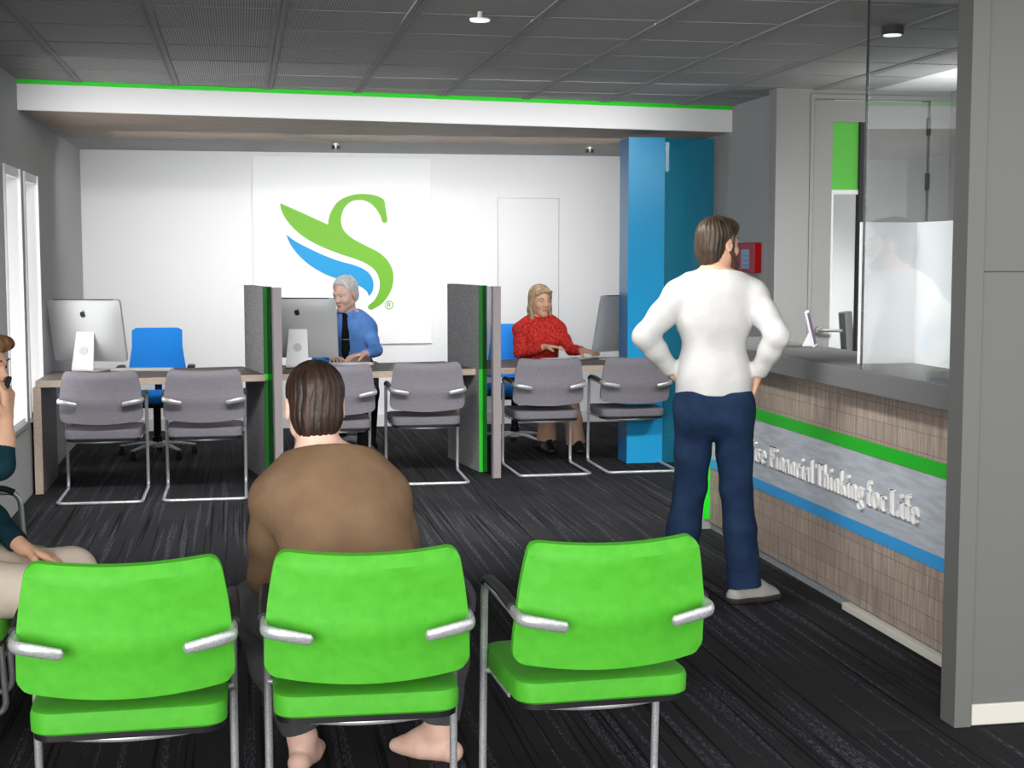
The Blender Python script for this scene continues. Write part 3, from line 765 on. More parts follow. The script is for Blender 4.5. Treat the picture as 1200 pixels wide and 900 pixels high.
# red alarm panel on the side wall
rp = root('alarm_panel', 'red alarm box with small display on the grey side wall', 'alarm panel', (3.719, 10.33, 1.5))
link('housing', B(-.06, -.0005, -.21, .21, -.02, .20, .006), M['red'], rp)
lc = link('display', B(-.0645, -.0605, -.12, .05, .01, .15), M['lcd'], rp)
bm = bmesh.new()
for a in range(3):
    for c_ in range(3):
        box(bm, -.0655, -.0646, -.10+a*.05, -.085+a*.05, .03+c_*.035, .042+c_*.035)
link('indicator_lights', bm, M['red'], lc)

# ceiling lights and spots
def downlight(loc, label, body):
    t = root('ceiling_light', label, 'ceiling light', loc)
    bm = bmesh.new(); cyl(bm, (0, 0, -.02), .012 if body == 'alu_light' else .055, .04); 
    if body == 'alu_light': cyl(bm, (0, 0, -.036), .05, .006)
    link('housing', bm, M[body], t, 40)
    bm = bmesh.new(); cyl(bm, (0, 0, -.042), .044, .004); link('diffuser', bm, M['lamp_on'], t)
    return t
downlight((1.114, 6.83, ZC-.009), 'small white disc light on the ceiling near top centre', 'alu_light')
downlight((3.20, 6.90, ZC-.009), 'small black round light on the ceiling right of the glass edge', 'black')
def spot(loc, label):
    t = root('spotlight', label, 'spotlight', loc, 0, 'spotlights under the soffit')
    bm = bmesh.new(); cyl(bm, (0, 0, -.008), .035, .016); cyl(bm, (0, 0, -.025), .01, .03); link('mount', bm, M['silver'], t, 40)
    for s in (-.022, .022):
        bm = bmesh.new(); cyl(bm, (s, 0, -.035), .012, .03, 12); link('lamp_head', bm, M['black'], t, 40)
    return t
spot((.81, 12.6, 2.559), 'small twin spotlight under the soffit above the emblem')
spot((3.03, 12.6, 2.559), 'small twin spotlight under the soffit near the blue column')
#PEOPLE>
# ------------------------------------------------------------------ people: smooth implicit surfaces turned into meshes
def V3(a): return np.array(a, dtype=np.float64)
def unit(a): a = V3(a); return a/np.linalg.norm(a)
class Shape:
    def __init__(s): s.ops = []
    def cap(s, a, b, ra, rb, k=.03, flat_a=False, flat_b=False, sq=None):
        a, b = V3(a), V3(b); r = max(ra, rb)
        s.ops.append(('u', 'cap', (a, b, ra, rb, flat_a, flat_b, sq), np.minimum(a, b)-r, np.maximum(a, b)+r, k)); return s
    def ell(s, c, r, rot=None, k=.03, op='u'):
        c, r = V3(c), V3(r); m = np.eye(3) if rot is None else np.array(rot); e = np.sqrt(((m*r[None, :])**2).sum(1))
        s.ops.append((op, 'ell', (c, r, m), c-e, c+e, k)); return s
    def cut(s, p, n, lo=None, hi=None, k=.0):
        """remove everything on the +n side of the plane through p (optionally only inside a box)"""
        s.ops.append(('c', 'pl', (V3(p), unit(n)), lo, hi, k)); return s
def _eval(kind, a, P):
    if kind == 'cap':
        A, Bb, ra, rb, fa, fb, sq = a
        d = Bb-A; L2 = d@d; q = P-A
        t = np.clip((q@d)/L2, 0, 1); v = q-t[..., None]*d
        r = ra+(rb-ra)*t
        if sq is not None:                       # squash along a direction (flattened limb)
            n, f = sq; n = unit(n); c = v@n; v = v+np.multiply.outer(c*(1/f-1), n)
        D = np.sqrt((v*v).sum(-1))-r
        u = d/math.sqrt(L2)
        if fb: D = np.maximum(D, (P-Bb)@u)
        if fa: D = np.maximum(D, -(P-A)@u)
        return D
    if kind == 'ell':
        c, r, m = a; q = (P-c)@m
        k0 = np.sqrt(((q/r)**2).sum(-1)); k1 = np.sqrt(((q/(r*r))**2).sum(-1))+1e-9
        return k0*(k0-1)/k1
    if kind == 'pl': return (P-a[0])@a[1]
def polygonise(shape, h, disp=None):
    los = np.array([o[3] for o in shape.ops if o[0] == 'u']).min(0)-3*h; his = np.array([o[4] for o in shape.ops if o[0] == 'u']).max(0)+3*h
    n = np.ceil((his-los)/h).astype(int)+1
    ax = [los[i]+h*np.arange(n[i]) for i in range(3)]
    D = np.full(tuple(n), .2, dtype=np.float32)
    for op, kind, a, lo, hi, k in shape.ops:
        if lo is None: lo_, hi_ = los, his
        else: m = k+4*h; lo_, hi_ = lo-m, hi+m
        i0 = [max(0, int((lo_[i]-los[i])/h)) for i in range(3)]; i1 = [min(n[i], int((hi_[i]-los[i])/h)+2) for i in range(3)]
        if any(i1[i] <= i0[i] for i in range(3)): continue
        sl = tuple(slice(i0[i], i1[i]) for i in range(3))
        P = np.stack(np.meshgrid(*[ax[i][sl[i]] for i in range(3)], indexing='ij'), -1)
        d = _eval(kind, a, P); C = D[sl]
        if op == 'u':
            if k > 0: w = np.maximum(k-np.abs(C-d), 0)/k; D[sl] = np.minimum(C, d)-w*w*k*.25
            else: D[sl] = np.minimum(C, d)
        elif op == 's':
            d = -d; w = np.maximum(k-np.abs(C-d), 0)/max(k, 1e-6); D[sl] = np.maximum(C, d)+w*w*k*.25
        elif op == 'c':
            if k > 0: w = np.maximum(k-np.abs(C-d), 0)/k; D[sl] = np.maximum(C, d)+w*w*k*.25
            else: D[sl] = np.maximum(C, d)
    if disp is not None:
        P = np.stack(np.meshgrid(*ax, indexing='ij'), -1); D = D+disp(P).astype(np.float32)
    D[0], D[-1] = .1, .1; D[:, 0], D[:, -1] = .1, .1; D[:, :, 0], D[:, :, -1] = .1, .1
    I = D < 0
    cnt = np.zeros(tuple(n-1), dtype=np.uint8)
    for c in np.ndindex(2, 2, 2): cnt += I[c[0]:n[0]-1+c[0], c[1]:n[1]-1+c[1], c[2]:n[2]-1+c[2]]
    cells = np.argwhere((cnt > 0) & (cnt < 8)); m = len(cells)
    acc = np.zeros((m, 3)); w = np.zeros(m)
    corner = {c: D[cells[:, 0]+c[0], cells[:, 1]+c[1], cells[:, 2]+c[2]].astype(np.float64) for c in np.ndindex(2, 2, 2)}
    for axis in range(3):
        for c in np.ndindex(2, 2, 2):
            if c[axis]: continue
            e = list(c); e[axis] = 1; a_, b_ = corner[c], corner[tuple(e)]
            x = (a_ < 0) != (b_ < 0); t = np.where(x, a_/np.where(x, a_-b_, 1), 0)
            p = np.tile(np.array(c, float), (m, 1)); p[:, axis] += t
            acc += np.where(x[:, None], p, 0); w += x
    verts = los+h*(cells+acc/w[:, None])
    idx = np.full(tuple(n-1), -1, dtype=np.int64); idx[tuple(cells.T)] = np.arange(m)
    quads = []
    for axis in range(3):
        o1, o2 = [(1, 2), (2, 0), (0, 1)][axis]
        a_ = [slice(1, n[i]-1) for i in range(3)]; b_ = list(a_); a_[axis] = slice(0, n[axis]-1); b_[axis] = slice(1, n[axis])
        s0, s1 = I[tuple(a_)], I[tuple(b_)]
        for flip, msk in ((0, s0 & ~s1), (1, ~s0 & s1)):
            e = np.argwhere(msk)
            for i in range(3):
                if i != axis: e[:, i] += 1
            def at(d1, d2):
                q = e.copy(); q[:, o1] -= d1; q[:, o2] -= d2; return idx[tuple(q.T)]
            q = np.stack([at(0, 0), at(1, 0), at(1, 1), at(0, 1)], 1)
            quads.append(q[:, ::-1] if flip else q)
    return verts, np.concatenate(quads)
def to_obj(name, shape, h, mats, parent, disp=None, zone=None, label=None):
    v, q = polygonise(shape, h, disp)
    me = bpy.data.meshes.new(name); me.vertices.add(len(v)); me.vertices.foreach_set('co', v.ravel())
    me.loops.add(len(q)*4); me.loops.foreach_set('vertex_index', q.ravel())
    me.polygons.add(len(q)); me.polygons.foreach_set('loop_start', np.arange(len(q))*4)
    me.update(calc_edges=True); me.validate()
    if zone is not None and len(me.polygons) == len(q):
        me.polygons.foreach_set('material_index', zone(v[q].mean(1)).astype(np.int32))
    return link(name, me, mats, parent, 180, label)
def folds(amp, freq, seed=0, dirs=None):
    rs = np.random.RandomState(seed); K = [(rs.normal(size=3)*freq, rs.uniform(0, 6.28)) for _ in range(7)]
    return lambda P: amp*sum(np.sin(P@k+p) for k, p in K)/3.5
def frame(fwd, up=(0, 0, 1)):
    """columns: right, forward, up"""
    f = unit(fwd); r = unit(np.cross(f, V3(up))); u = np.cross(r, f); return np.stack([r, f, u], 1)
class Head:
    def __init__(s, c, fwd, up=(0, 0, 1), k=1.0): s.c = V3(c); s.m = frame(fwd, up); s.k = k
    def P(s, *a): return s.c+s.m@(V3(a)*s.k)
    def add(s, S_, female=False):
        P, m, k = s.P, s.m, s.k
        E = lambda c, r, kk=.02, op='u': S_.ell(P(*c), V3(r)*k, m, kk*k, op)
        C = lambda a, b_, ra, rb, kk=.02: S_.cap(P(*a), P(*b_), ra*k, rb*k, kk*k)
        E((0, -.018, .040), (.074, .094, .080)); E((0, .022, -.015), (.064, .066, .085), .03)
        j = .9 if female else 1
        C((-.042*j, .0, -.060), (0, .058, -.092), .024, .022, .03); C((.042*j, .0, -.060), (0, .058, -.092), .024, .022, .03)
        E((0, .066, -.097), (.022*j, .018, .017), .02)
        for x in (-1, 1):
            E((x*.038, .058, -.030), (.024, .022, .024), .02)
            E((x*.031, .088, .004), (.0165, .013, .0105), .012, 's')
            C((x*.012, .084, .021), (x*.046, .070, .020), .0085, .006, .012)
            C((x*.017, .0815, .0120), (x*.045, .073, .0105), .0066, .0056, .004); C((x*.018, .079, -.0065), (x*.043, .071, -.0055), .0048, .0042, .004)
        C((0, .082, .012), (0, .103, -.028), .007, .0105, .012)
        for x in (-1, 1): E((x*.0105, .096, -.033), (.009, .010, .007), .006)
        E((0, .083, -.060), (.023, .011, .0055), .004); E((0, .081, -.070), (.020, .011, .0065), .004)
        for x in (-1, 1):
            S_.ell(P(x*.076, -.010, -.004), V3((.007, .019, .032))*k, m@np.array(Matrix.Rotation(R(-18*x), 3, 'Z')), .006)
            S_.ell(P(x*.083, -.006, -.002), V3((.005, .010, .018))*k, m, .004, 's')
    def lips(s):
        inv = s.m.T
        def z(c):
            q = ((c-s.c)@inv.T)/s.k
            return ((q[:, 0]/.021)**2+((q[:, 2]+.065)/.0095)**2 < 1) & (q[:, 1] > .082)
        return z
    def eyes(s, body):
        for x in (-1, 1):
            p = s.P(x*.031, .0715, .003); r = .0130*s.k
            bm = bmesh.new(); bmesh.ops.create_uvsphere(bm, u_segments=16, v_segments=10, radius=r)
            bmesh.ops.translate(bm, verts=bm.verts[:], vec=Vector(p)); e = link('eye', bm, M['eye'], body, 180)
            p2 = s.P(x*.031, .0715+.0070, .003)
            bm = bmesh.new(); bmesh.ops.create_uvsphere(bm, u_segments=12, v_segments=8, radius=.0072*s.k)
            bmesh.ops.translate(bm, verts=bm.verts[:], vec=Vector(p2)); link('iris', bm, M['iris'], e, 180)
            bm = bmesh.new(); tube(bm, [Vector(s.P(x*.014, .092, .024)), Vector(s.P(x*.032, .091, .029)), Vector(s.P(x*.049, .076, .024))], [.0028*s.k, .0034*s.k, .002*s.k], 8)
            link('eyebrow', bm, s.brow, body, 180)
    brow = None
def hand(S_, wrist, d, palm, thumb, k=1.0, curl=(20, 25, 20), spread=6, tcurl=20):
    """d: direction wrist->fingers, palm: palm normal, thumb: direction of the thumb side"""
    w = V3(wrist); d = unit(d); n = unit(V3(palm)-d*(V3(palm)@d)); t = np.cross(d, n)
    if t@V3(thumb) < 0: t = -t
    kn = .006
    for x, r in ((-.026, .0125), (-.009, .0135), (.009, .0135), (.026, .0125)):
        S_.cap(w+d*.012*k+t*x*.6*k, w+d*.082*k+t*x*k, r*1.15*k, r*.95*k, .014)
    for x, L, a0 in ((.030, .070, -1), (.0105, .079, -.3), (-.0105, .073, .4), (-.030, .057, 1.2)):
        p = w+d*.083*k+t*x*k; ang = 0; dd0 = unit(d+t*math.tan(R(-a0*spread))); r = .0092*k if L > .06 else .0080*k
        for i, f in enumerate((.45, .30, .25)):
            ang += R(curl[i]); dd = dd0*math.cos(ang)+n*math.sin(ang); q = p+dd*L*f*k
            S_.cap(p, q, r, r*.91, kn*.6); p = q; r *= .91
    p = w+d*.022*k+t*.026*k; base = unit(d*.62+t*.70+n*.25); ang = 0
    for L, r in ((.040, .0135), (.032, .0108), (.026, .0095)):
        dd = unit(base*math.cos(ang)+(d*.8+n*.5)*math.sin(ang)); q = p+dd*L*k; S_.cap(p, q, r*k, r*.88*k, .008); p = q; ang += R(tcurl)
def foot(S_, ankle, d, k=1.0, r=1.0):
    a = V3(ankle); d = unit((d[0], d[1], 0)); s_ = V3((-d[1], d[0], 0)); z = V3((0, 0, 1))
    g = V3((a[0], a[1], 0))
    S_.cap(g-d*.045*k+z*.034, g+d*.07*k+z*.038, .034*k*r, .036*k*r, .03); S_.cap(a, g+d*.02*k+z*.045, .036*k, .036*k, .03)
    S_.cap(a+d*.01, g+d*.12*k+z*.03, .034*k, .028*k*r, .03); S_.cap(g+d*.06*k+s_*.02*k+z*.03, g+d*.155*k+s_*.015*k+z*.022, .028*k*r, .021*k*r, .03); S_.cap(g+d*.06*k-s_*.022*k+z*.028, g+d*.14*k-s_*.025*k+z*.02, .025*k*r, .018*k*r, .03)
def limb(S_, pts, rs, k=.03, fa=False, fb=False, off=0, sq=None):
    n = len(pts)
    for i in range(n-1): S_.cap(pts[i], pts[i+1], rs[i]+off, rs[i+1]+off, k, fa and i == 0, fb and i == n-2, sq)
def mid(a, b_, t=.5): return V3(a)*(1-t)+V3(b_)*t
def torso(S_, J, off=0, k=.06, female=False, hem=None, belly=0):
    """J: pelvis, waist, chest, neck, shL, shR, fwd"""
    f = unit(J['fwd'])
    def fr(a, b_):
        u = unit(V3(b_)-V3(a)); r = unit(np.cross(f, u)); return np.stack([r, np.cross(u, r), u], 1)
    s = J.get('k', 1)
    o = V3((off, off, off))
    m1 = fr(J['pelvis'], J['waist']); m2 = fr(J['waist'], J['chest']); m3 = fr(J['chest'], J['neck'])
    S_.ell(J['pelvis'], V3((.165, .112, .12))*s+o, m1, k)
    S_.ell(J['waist'], V3((.138 if female else .148, .100+belly, .14))*s+o, m2, k)
    S_.ell(J['chest'], V3((.155 if female else .172, .108, .17))*s+o, m2, k)
    S_.ell(mid(J['chest'], J['neck'], .55), V3((.14, .085, .10))*s+o, m3, k)
    S_.cap(mid(J['neck'], J['shL'], .25), J['shL'], .050*s+off, .058*s+off, .07); S_.cap(mid(J['neck'], J['shR'], .25), J['shR'], .050*s+off, .058*s+off, .07)
    if female:
        for x in (-1, 1): S_.ell(V3(J['chest'])+m2@V3((x*.072, .085, .0))*s, V3((.058, .055, .058))*s+o, m2, .05)
def hairgrain(P, m, c, amp=.0013, f=260):
    q = (P-c)@m; a = np.arctan2(q[..., 0], q[..., 1]+.035); zz = q[..., 2]
    return amp*(np.sin(a*26+np.sin(zz*38)*1.2)+.6*np.sin(a*53+zz*45)+.5*np.sin(a*11-zz*30))

# --- man in white standing at the counter, hands on hips, seen from behind
fwd = unit((.30, .954, 0)); rt = V3((.954, -.30, 0))
t = root('person', 'standing man in white long-sleeved top and navy jeans, hands on hips, at the counter', 'person', (2.14, 6.42, 0))
O = V3((2.14, 6.42, 0))
def L(p): return V3(p)-O
def W_(x, y, z): return rt*x+fwd*y+V3((0, 0, z))       # local: x to his right, y where he faces
J = dict(fwd=fwd, pelvis=W_(-.005, .0, .93), waist=W_(-.005, .015, 1.12), chest=W_(-.005, .0, 1.33), neck=W_(0, -.012, 1.515), shL=W_(-.168, 0, 1.425), shR=W_(.168, 0, 1.425))
elL, elR, wrL, wrR = W_(-.318, -.09, 1.235), W_(.278, -.09, 1.245), W_(-.188, .03, 1.06), W_(.190, .03, 1.045)
hf = unit(rt*.72+fwd*.69); hd = Head(W_(.012, .025, 1.655), hf, (0, 0, 1), 1.0)
kL, kR, aL, aR = W_(-.105, .03, .53), W_(.105, .02, .53), W_(-.17, -.01, .10), W_(.15, -.02, .10)
fR = unit(rt*.80+fwd*.6); fL = unit(-rt*.2+fwd*1)
b_ = Shape(); torso(b_, J); hd.add(b_); b_.cap(J['neck']-V3((0, 0, .04)), hd.P(0, -.03, -.055), .060, .053, .03)
limb(b_, [J['shL'], elL, wrL], [.052, .04, .027]); limb(b_, [J['shR'], elR, wrR], [.052, .04, .027])
hand(b_, wrL, rt*.45+fwd*.75+V3((0, 0, -.45)), rt*1.0-fwd*.3, -fwd+V3((0, 0, .6)), 1, (12, 22, 20)); hand(b_, wrR, -rt*.30+fwd*.6-V3((0, 0, .75)), -rt*1.0-fwd*.3, -fwd+V3((0, 0, .4)), 1, (12, 22, 20))
limb(b_, [W_(-.09, 0, .9), kL, aL], [.085, .055, .038]); limb(b_, [W_(.09, 0, .9), kR, aR], [.085, .055, .038]); foot(b_, aL, fL); foot(b_, aR, fR)
lz = hd.lips()
body = to_obj('body', b_, .004, [M['skin'], M['lip']], t, zone=lz); hd.brow = M['hair_olive']; hd.eyes(body)
s_ = Shape(); torso(s_, J, .010, .06)
s_.ell(W_(-.003, .0, 1.03), V3((.172, .128, .14)), np.stack([rt, fwd, V3((0, 0, 1))], 1), .05)
limb(s_, [J['shL'], mid(J['shL'], elL, .5), elL, mid(elL, wrL, .35), mid(elL, wrL, .9)], [.064, .060, .052, .050, .040], .03, fb=True)
limb(s_, [J['shR'], mid(J['shR'], elR, .5), elR, mid(elR, wrR, .35), mid(elR, wrR, .88)], [.064, .060, .052, .050, .040], .03, fb=True)
s_.cut((0, 0, .968), (0, 0, -1)); s_.cut(J['neck']+V3((0, 0, .012)), unit(V3((0, 0, 1))+fwd*.25))
to_obj('white_top', s_, .005, M['white_shirt'], t, folds(.0016, 26, 3))
s_ = Shape(); U = V3((0, 0, 1)); mm_ = np.stack([rt, fwd, U], 1)
s_.ell(W_(-.003, -.005, .93), (.172, .122, .13), mm_, .05)
s_.ell(W_(-.085, -.015, .87), (.092, .108, .13), mm_, .08); s_.ell(W_(.085, -.015, .87), (.092, .108, .13), mm_, .08)
limb(s_, [W_(-.088, 0, .86), mid(W_(-.088, 0, .86), kL), kL, mid(kL, aL, .45), aL-V3((0, 0, .045))], [.094, .085, .076, .078, .083], .02, fb=True)
limb(s_, [W_(.088, 0, .86), mid(W_(.088, 0, .86), kR), kR, mid(kR, aR, .45), aR-V3((0, 0, .03))], [.094, .085, .076, .076, .078], .02, fb=True)
s_.cut((0, 0, .986), (0, 0, 1))
to_obj('jeans', s_, .005, M['jeans'], t, folds(.0018, 24, 8))
for a_, d_ in ((aL, fL), (aR, fR)):
    s_ = Shape(); foot(s_, V3(a_)+V3((0, 0, .0)), d_, 1.14, 1.15); s_.cut((0, 0, .028), (0, 0, -1)); s_.cut((0, 0, .105), (0, 0, 1))
    sh = to_obj('shoe', s_, .004, M['shoe'], t)
    s_ = Shape(); foot(s_, V3(a_)+V3((0, 0, -.03)), d_, 1.17, 1.2); s_.cut((0, 0, .0285), (0, 0, 1)); s_.cut((0, 0, .001), (0, 0, -1)); to_obj('sole', s_, .004, M['sole'], sh)
    ss = V3((-d_[1], d_[0], 0)); bm = bmesh.new(); c0 = V3((a_[0], a_[1], 0))+d_*.085
    tube(bm, [Vector(c0+ss*.050*math.cos(R(g_))+V3((0, 0, .03+.052*math.sin(R(g_))))+d_*.0) for g_ in range(0, 181, 12)], .007, 8, flat=(1.6, .6)); link('strap', bm, M['shoe'], sh, 180)
h_ = Shape(); P, m_ = hd.P, hd.m
h_.ell(P(0, -.020, .046), (.084, .103, .086), m_, .02); h_.ell(P(0, -.058, -.010), (.074, .064, .085), m_, .02); h_.ell(P(0, -.062, -.062), (.055, .042, .045), m_, .02)
h_.ell(P(0, .055, .072), (.066, .045, .045), m_, .02)
h_.cut(P(0, .055, .045), m_@V3((0, .80, -.62)), k=.01)
h_.cap(P(-.076, .012, .03), P(-.077, .014, -.012), .012, .008, .01); h_.cap(P(.076, .012, .03), P(.077, .014, -.012), .012, .008, .01)
to_obj('hair', h_, .0035, M['hair_olive'], t, lambda Q: hairgrain(Q, m_, hd.c))
h_ = Shape(); h_.cap(P(-.062, .012, -.025), P(-.036, .055, -.095), .018, .024, .02); h_.cap(P(.062, .012, -.025), P(.036, .055, -.095), .018, .024, .02); h_.cap(P(-.03, .064, -.102), P(.03, .064, -.102), .026, .026, .02)
h_.cap(P(-.026, .088, -.050), P(.026, .088, -.050), .009, .009, .01)
to_obj('beard', h_, .0035, M['beard'], t, lambda Q: hairgrain(Q, m_, hd.c, .0012))

# --- seated man in brown, seen from behind
t = root('person', 'seated man in brown long-sleeved top and charcoal trousers, barefoot, seen from behind', 'person', (.28, 4.1, 0)); O = V3((.28, 4.1, 0))
f2 = unit((-.06, 1, .0))
J = dict(fwd=unit((-.05, .9, -.25)), pelvis=L((.315, 3.985, .575)), waist=L((.305, 4.03, .72)), chest=L((.265, 4.10, .86)), neck=L((.215, 4.185, 1.035)), shL=L((.090, 4.165, .91)), shR=L((.388, 4.145, .91)))
elL, elR, wrL, wrR = L((.068, 4.245, .675)), L((.462, 4.225, .675)), L((.085, 4.42, .63)), L((.44, 4.42, .63))
hd = Head(L((.205, 4.255, 1.165)), (-.04, 1, -.14), (0, .12, 1), 1.06)
b_ = Shape(); torso(b_, J); hd.add(b_); b_.cap(J['neck']-V3((0, .02, .04)), hd.P(0, -.035, -.05), .066, .056, .03)
limb(b_, [J['shL'], elL, wrL], [.05, .04, .028]); limb(b_, [J['shR'], elR, wrR], [.05, .04, .028])
hand(b_, wrL, (.5, .5, -.3), (0, -.3, -1), (1, 0, .2), 1, (25, 30, 20)); hand(b_, wrR, (-.5, .5, -.3), (0, -.3, -1), (-1, 0, .2), 1, (25, 30, 20))
hL, hR, kL, kR, aL, aR = L((.225, 4.03, .545)), L((.41, 4.03, .545)), L((.03, 4.47, .53)), L((.62, 4.45, .53)), L((.165, 4.50, .10)), L((.60, 4.50, .10))
limb(b_, [hL, kL, aL], [.08, .055, .038]); limb(b_, [hR, kR, aR], [.08, .055, .038]); foot(b_, aL, (.25, 1, 0), 1.05); foot(b_, aR, (-.6, .55, 0), 1.05)
body = to_obj('body', b_, .0045, [M['skin_pale'], M['lip']], t, zone=hd.lips()); hd.brow = M['hair_dark']; hd.eyes(body)
s_ = Shape(); torso(s_, J, .014, .08)
s_.cap(mid(J['waist'], J['pelvis'], .7), J['chest'], .125, .14, .08, sq=(J['fwd'], .8))
limb(s_, [J['shL'], mid(J['shL'], elL, .5), elL, mid(elL, wrL, .3), wrL], [.064, .060, .053, .05, .038], .05, fb=True)
limb(s_, [J['shR'], mid(J['shR'], elR, .5), elR, mid(elR, wrR, .3), wrR], [.064, .060, .053, .05, .038], .05, fb=True)
s_.cut(L((0, 0, .555)), (0, 0, -1)); s_.cut(J['neck']+V3((0, .0, .005)), unit((0, .45, 1)))
to_obj('brown_top', s_, .005, M['brown_shirt'], t, folds(.0016, 24, 11))
s_ = Shape(); s_.ell(J['pelvis']-V3((0, -.01, .015)), (.18, .13, .10), None, .05)
limb(s_, [hL, mid(hL, kL), kL, mid(kL, aL, .45), aL+V3((0, 0, .035))], [.098, .092, .080, .076, .066], .03, fb=True)
limb(s_, [hR, mid(hR, kR), kR, mid(kR, aR, .45), aR+V3((0, 0, .035))], [.098, .092, .080, .076, .066], .03, fb=True)
to_obj('charcoal_trousers', s_, .005, M['dark_trousers'], t, folds(.002, 24, 5))
h_ = Shape(); P, m_ = hd.P, hd.m
h_.ell(P(0, -.020, .044), V3((.082, .104, .086))*1.03, m_, .02); h_.ell(P(0, -.055, -.020), V3((.074, .066, .080))*1.03, m_, .02); h_.ell(P(0, -.070, -.060), V3((.050, .034, .036)), m_, .02)
h_.cut(P(0, .055, .055), m_@V3((0, .80, -.60)), k=.01)
to_obj('hair', h_, .0035, M['hair_dark'], t, lambda Q: hairgrain(Q, m_, hd.c))

# --- grey-haired clerk in a blue shirt
K = 1.12
t = root('person', 'grey-haired clerk in blue shirt and black tie seated behind the middle desk', 'person', (.87, 11.85, 0)); O = V3((.87, 11.85, 0))
J = dict(fwd=unit((-.35, -1, -.1)), k=1.12, pelvis=L((.885, 12.04, .62)), waist=L((.88, 11.99, .79)), chest=L((.875, 11.93, .955)), neck=L((.85, 11.86, 1.13)), shL=L((1.00, 11.86, 1.01)), shR=L((.70, 11.92, 1.01)))
elL, wrL = L((1.065, 11.74, .845)), L((.955, 11.56, .83)); elR, wrR = L((.62, 11.75, .86)), L((.70, 11.53, .81))
hd = Head(L((.818, 11.80, 1.298)), (-.62, -.75, -.22), (0, 0, 1), 1.13)
b_ = Shape(); torso(b_, J); hd.add(b_); b_.cap(J['neck']-V3((0, 0, .05)), hd.P(0, -.03, -.055), .062, .056, .03)
limb(b_, [J['shL'], elL, wrL], [.052, .042, .029]); limb(b_, [J['shR'], elR, wrR], [.052, .042, .029])
hand(b_, wrL, (-1, -.35, -.12), (0, 0, -1), (0, -1, .2), 1.1, (10, 18, 15), 9); hand(b_, wrR, (.1, -1, -.05), (0, 0, -1), (1, 0, 0), 1.1, (15, 20, 15))
hL, hR, kL, kR, aL, aR = L((1.0, 12.0, .6)), L((.78, 12.0, .6)), L((.98, 11.60, .52)), L((.60, 11.62, .52)), L((.97, 11.66, .1)), L((.50, 11.72, .1))
limb(b_, [hL, kL, aL], [.085, .058, .04]); limb(b_, [hR, kR, aR], [.085, .058, .04]); foot(b_, aL, (.1, -1, 0)); foot(b_, aR, (-.2, -1, 0))
body = to_obj('body', b_, .0045, [M['skin_pale'], M['lip']], t, zone=hd.lips()); hd.brow = M['hair_grey']; hd.eyes(body)
s_ = Shape(); torso(s_, J, .014, .07, belly=.01)
limb(s_, [J['shL'], mid(J['shL'], elL, .5), elL, mid(elL, wrL, .35), mid(elL, wrL, .93)], [.060, .055, .046, .044, .038], .025, fb=True)
limb(s_, [J['shR'], mid(J['shR'], elR, .5), elR, mid(elR, wrR, .35), mid(elR, wrR, .93)], [.060, .055, .046, .044, .038], .025, fb=True)
s_.cut(L((0, 0, .785)), (0, 0, -1)); s_.cut(J['neck']+V3((0, 0, .028)), unit((-.1, -.35, 1)))
shirt = to_obj('blue_shirt', s_, .005, M['blue_shirt'], t, folds(.0015, 26, 2))
# collar, tie
ff = unit((-.35, -1, 0)); rr_ = unit(np.cross(ff, V3((0, 0, 1)))); nk = J['neck']
for sg in (-1, 1):
    bm = bmesh.new(); a0 = nk+ff*.070+V3((0, 0, .0)); 
    a0 = a0+ff*.012+V3((0, 0, .012)); pts = [a0+rr_*sg*.006, a0+rr_*sg*.062-ff*.035+V3((0, 0, .035)), a0+rr_*sg*.082-ff*.045+V3((0, 0, .005)), a0+rr_*sg*.050+ff*.020-V3((0, 0, .045))]
    A_ = [bm.verts.new(Vector(p)) for p in pts]; C_ = [bm.verts.new(Vector(p+ff*.006)) for p in pts]
    bm.faces.new(A_); bm.faces.new(C_[::-1])
    for i in range(4): bm.faces.new((A_[i], A_[(i+1) % 4], C_[(i+1) % 4], C_[i]))
    link('collar', bm, M['blue_shirt'], shirt)
tp = [nk+ff*.088+V3((0, 0, .012)), nk+ff*.108-V3((0, 0, .03)), J['chest']+ff*.168+V3((0, 0, .07)), J['chest']+ff*.170-V3((0, 0, .02)), J['waist']+ff*.160+V3((0, 0, .03)), J['waist']+ff*.150-V3((0, 0, .02))]
bm = bmesh.new(); tube(bm, [Vector(p) for p in tp], [.026, .019, .027, .031, .036, .02], 10, flat=(1, .22)); tie = link('tie', bm, M['black_cloth'], t, 180)
c_ = tp[3]+ff*.009+V3((0, 0, .0)); bm = bmesh.new(); tube(bm, [Vector(c_-rr_*.034), Vector(c_+rr_*.034)], .004, 6); link('tie_clip', bm, M['silver'], tie)
s_ = Shape(); s_.ell(J['pelvis']+V3((0, -.01, .05)), (.19, .145, .19), None, .05)
limb(s_, [hL, kL, aL], [.105, .088, .075], .03, fb=True); limb(s_, [hR, kR, aR], [.105, .088, .075], .03, fb=True); s_.cut(L((0, 0, .80)), (0, 0, 1))
to_obj('black_trousers', s_, .006, M['black_cloth'], t)
for a_, d_ in ((aL, (.1, -1, 0)), (aR, (-.2, -1, 0))):
    s_ = Shape(); foot(s_, a_, d_, 1.2, 1.15); s_.cut((0, 0, .002), (0, 0, -1)); s_.cut((0, 0, .12), (0, 0, 1)); to_obj('shoe', s_, .005, M['black'], t)
h_ = Shape(); P, m_ = hd.P, hd.m
h_.ell(P(0, -.020, .046), V3((.082, .102, .088))*1.13, m_, .02); h_.ell(P(0, -.055, -.015), V3((.073, .060, .070))*1.13, m_, .02)
h_.cut(P(0, .062, .078), m_@V3((0, .86, -.50)), k=.012)
to_obj('hair', h_, .004, M['hair_grey'], t, lambda Q: hairgrain(Q, m_, hd.c, .0018))

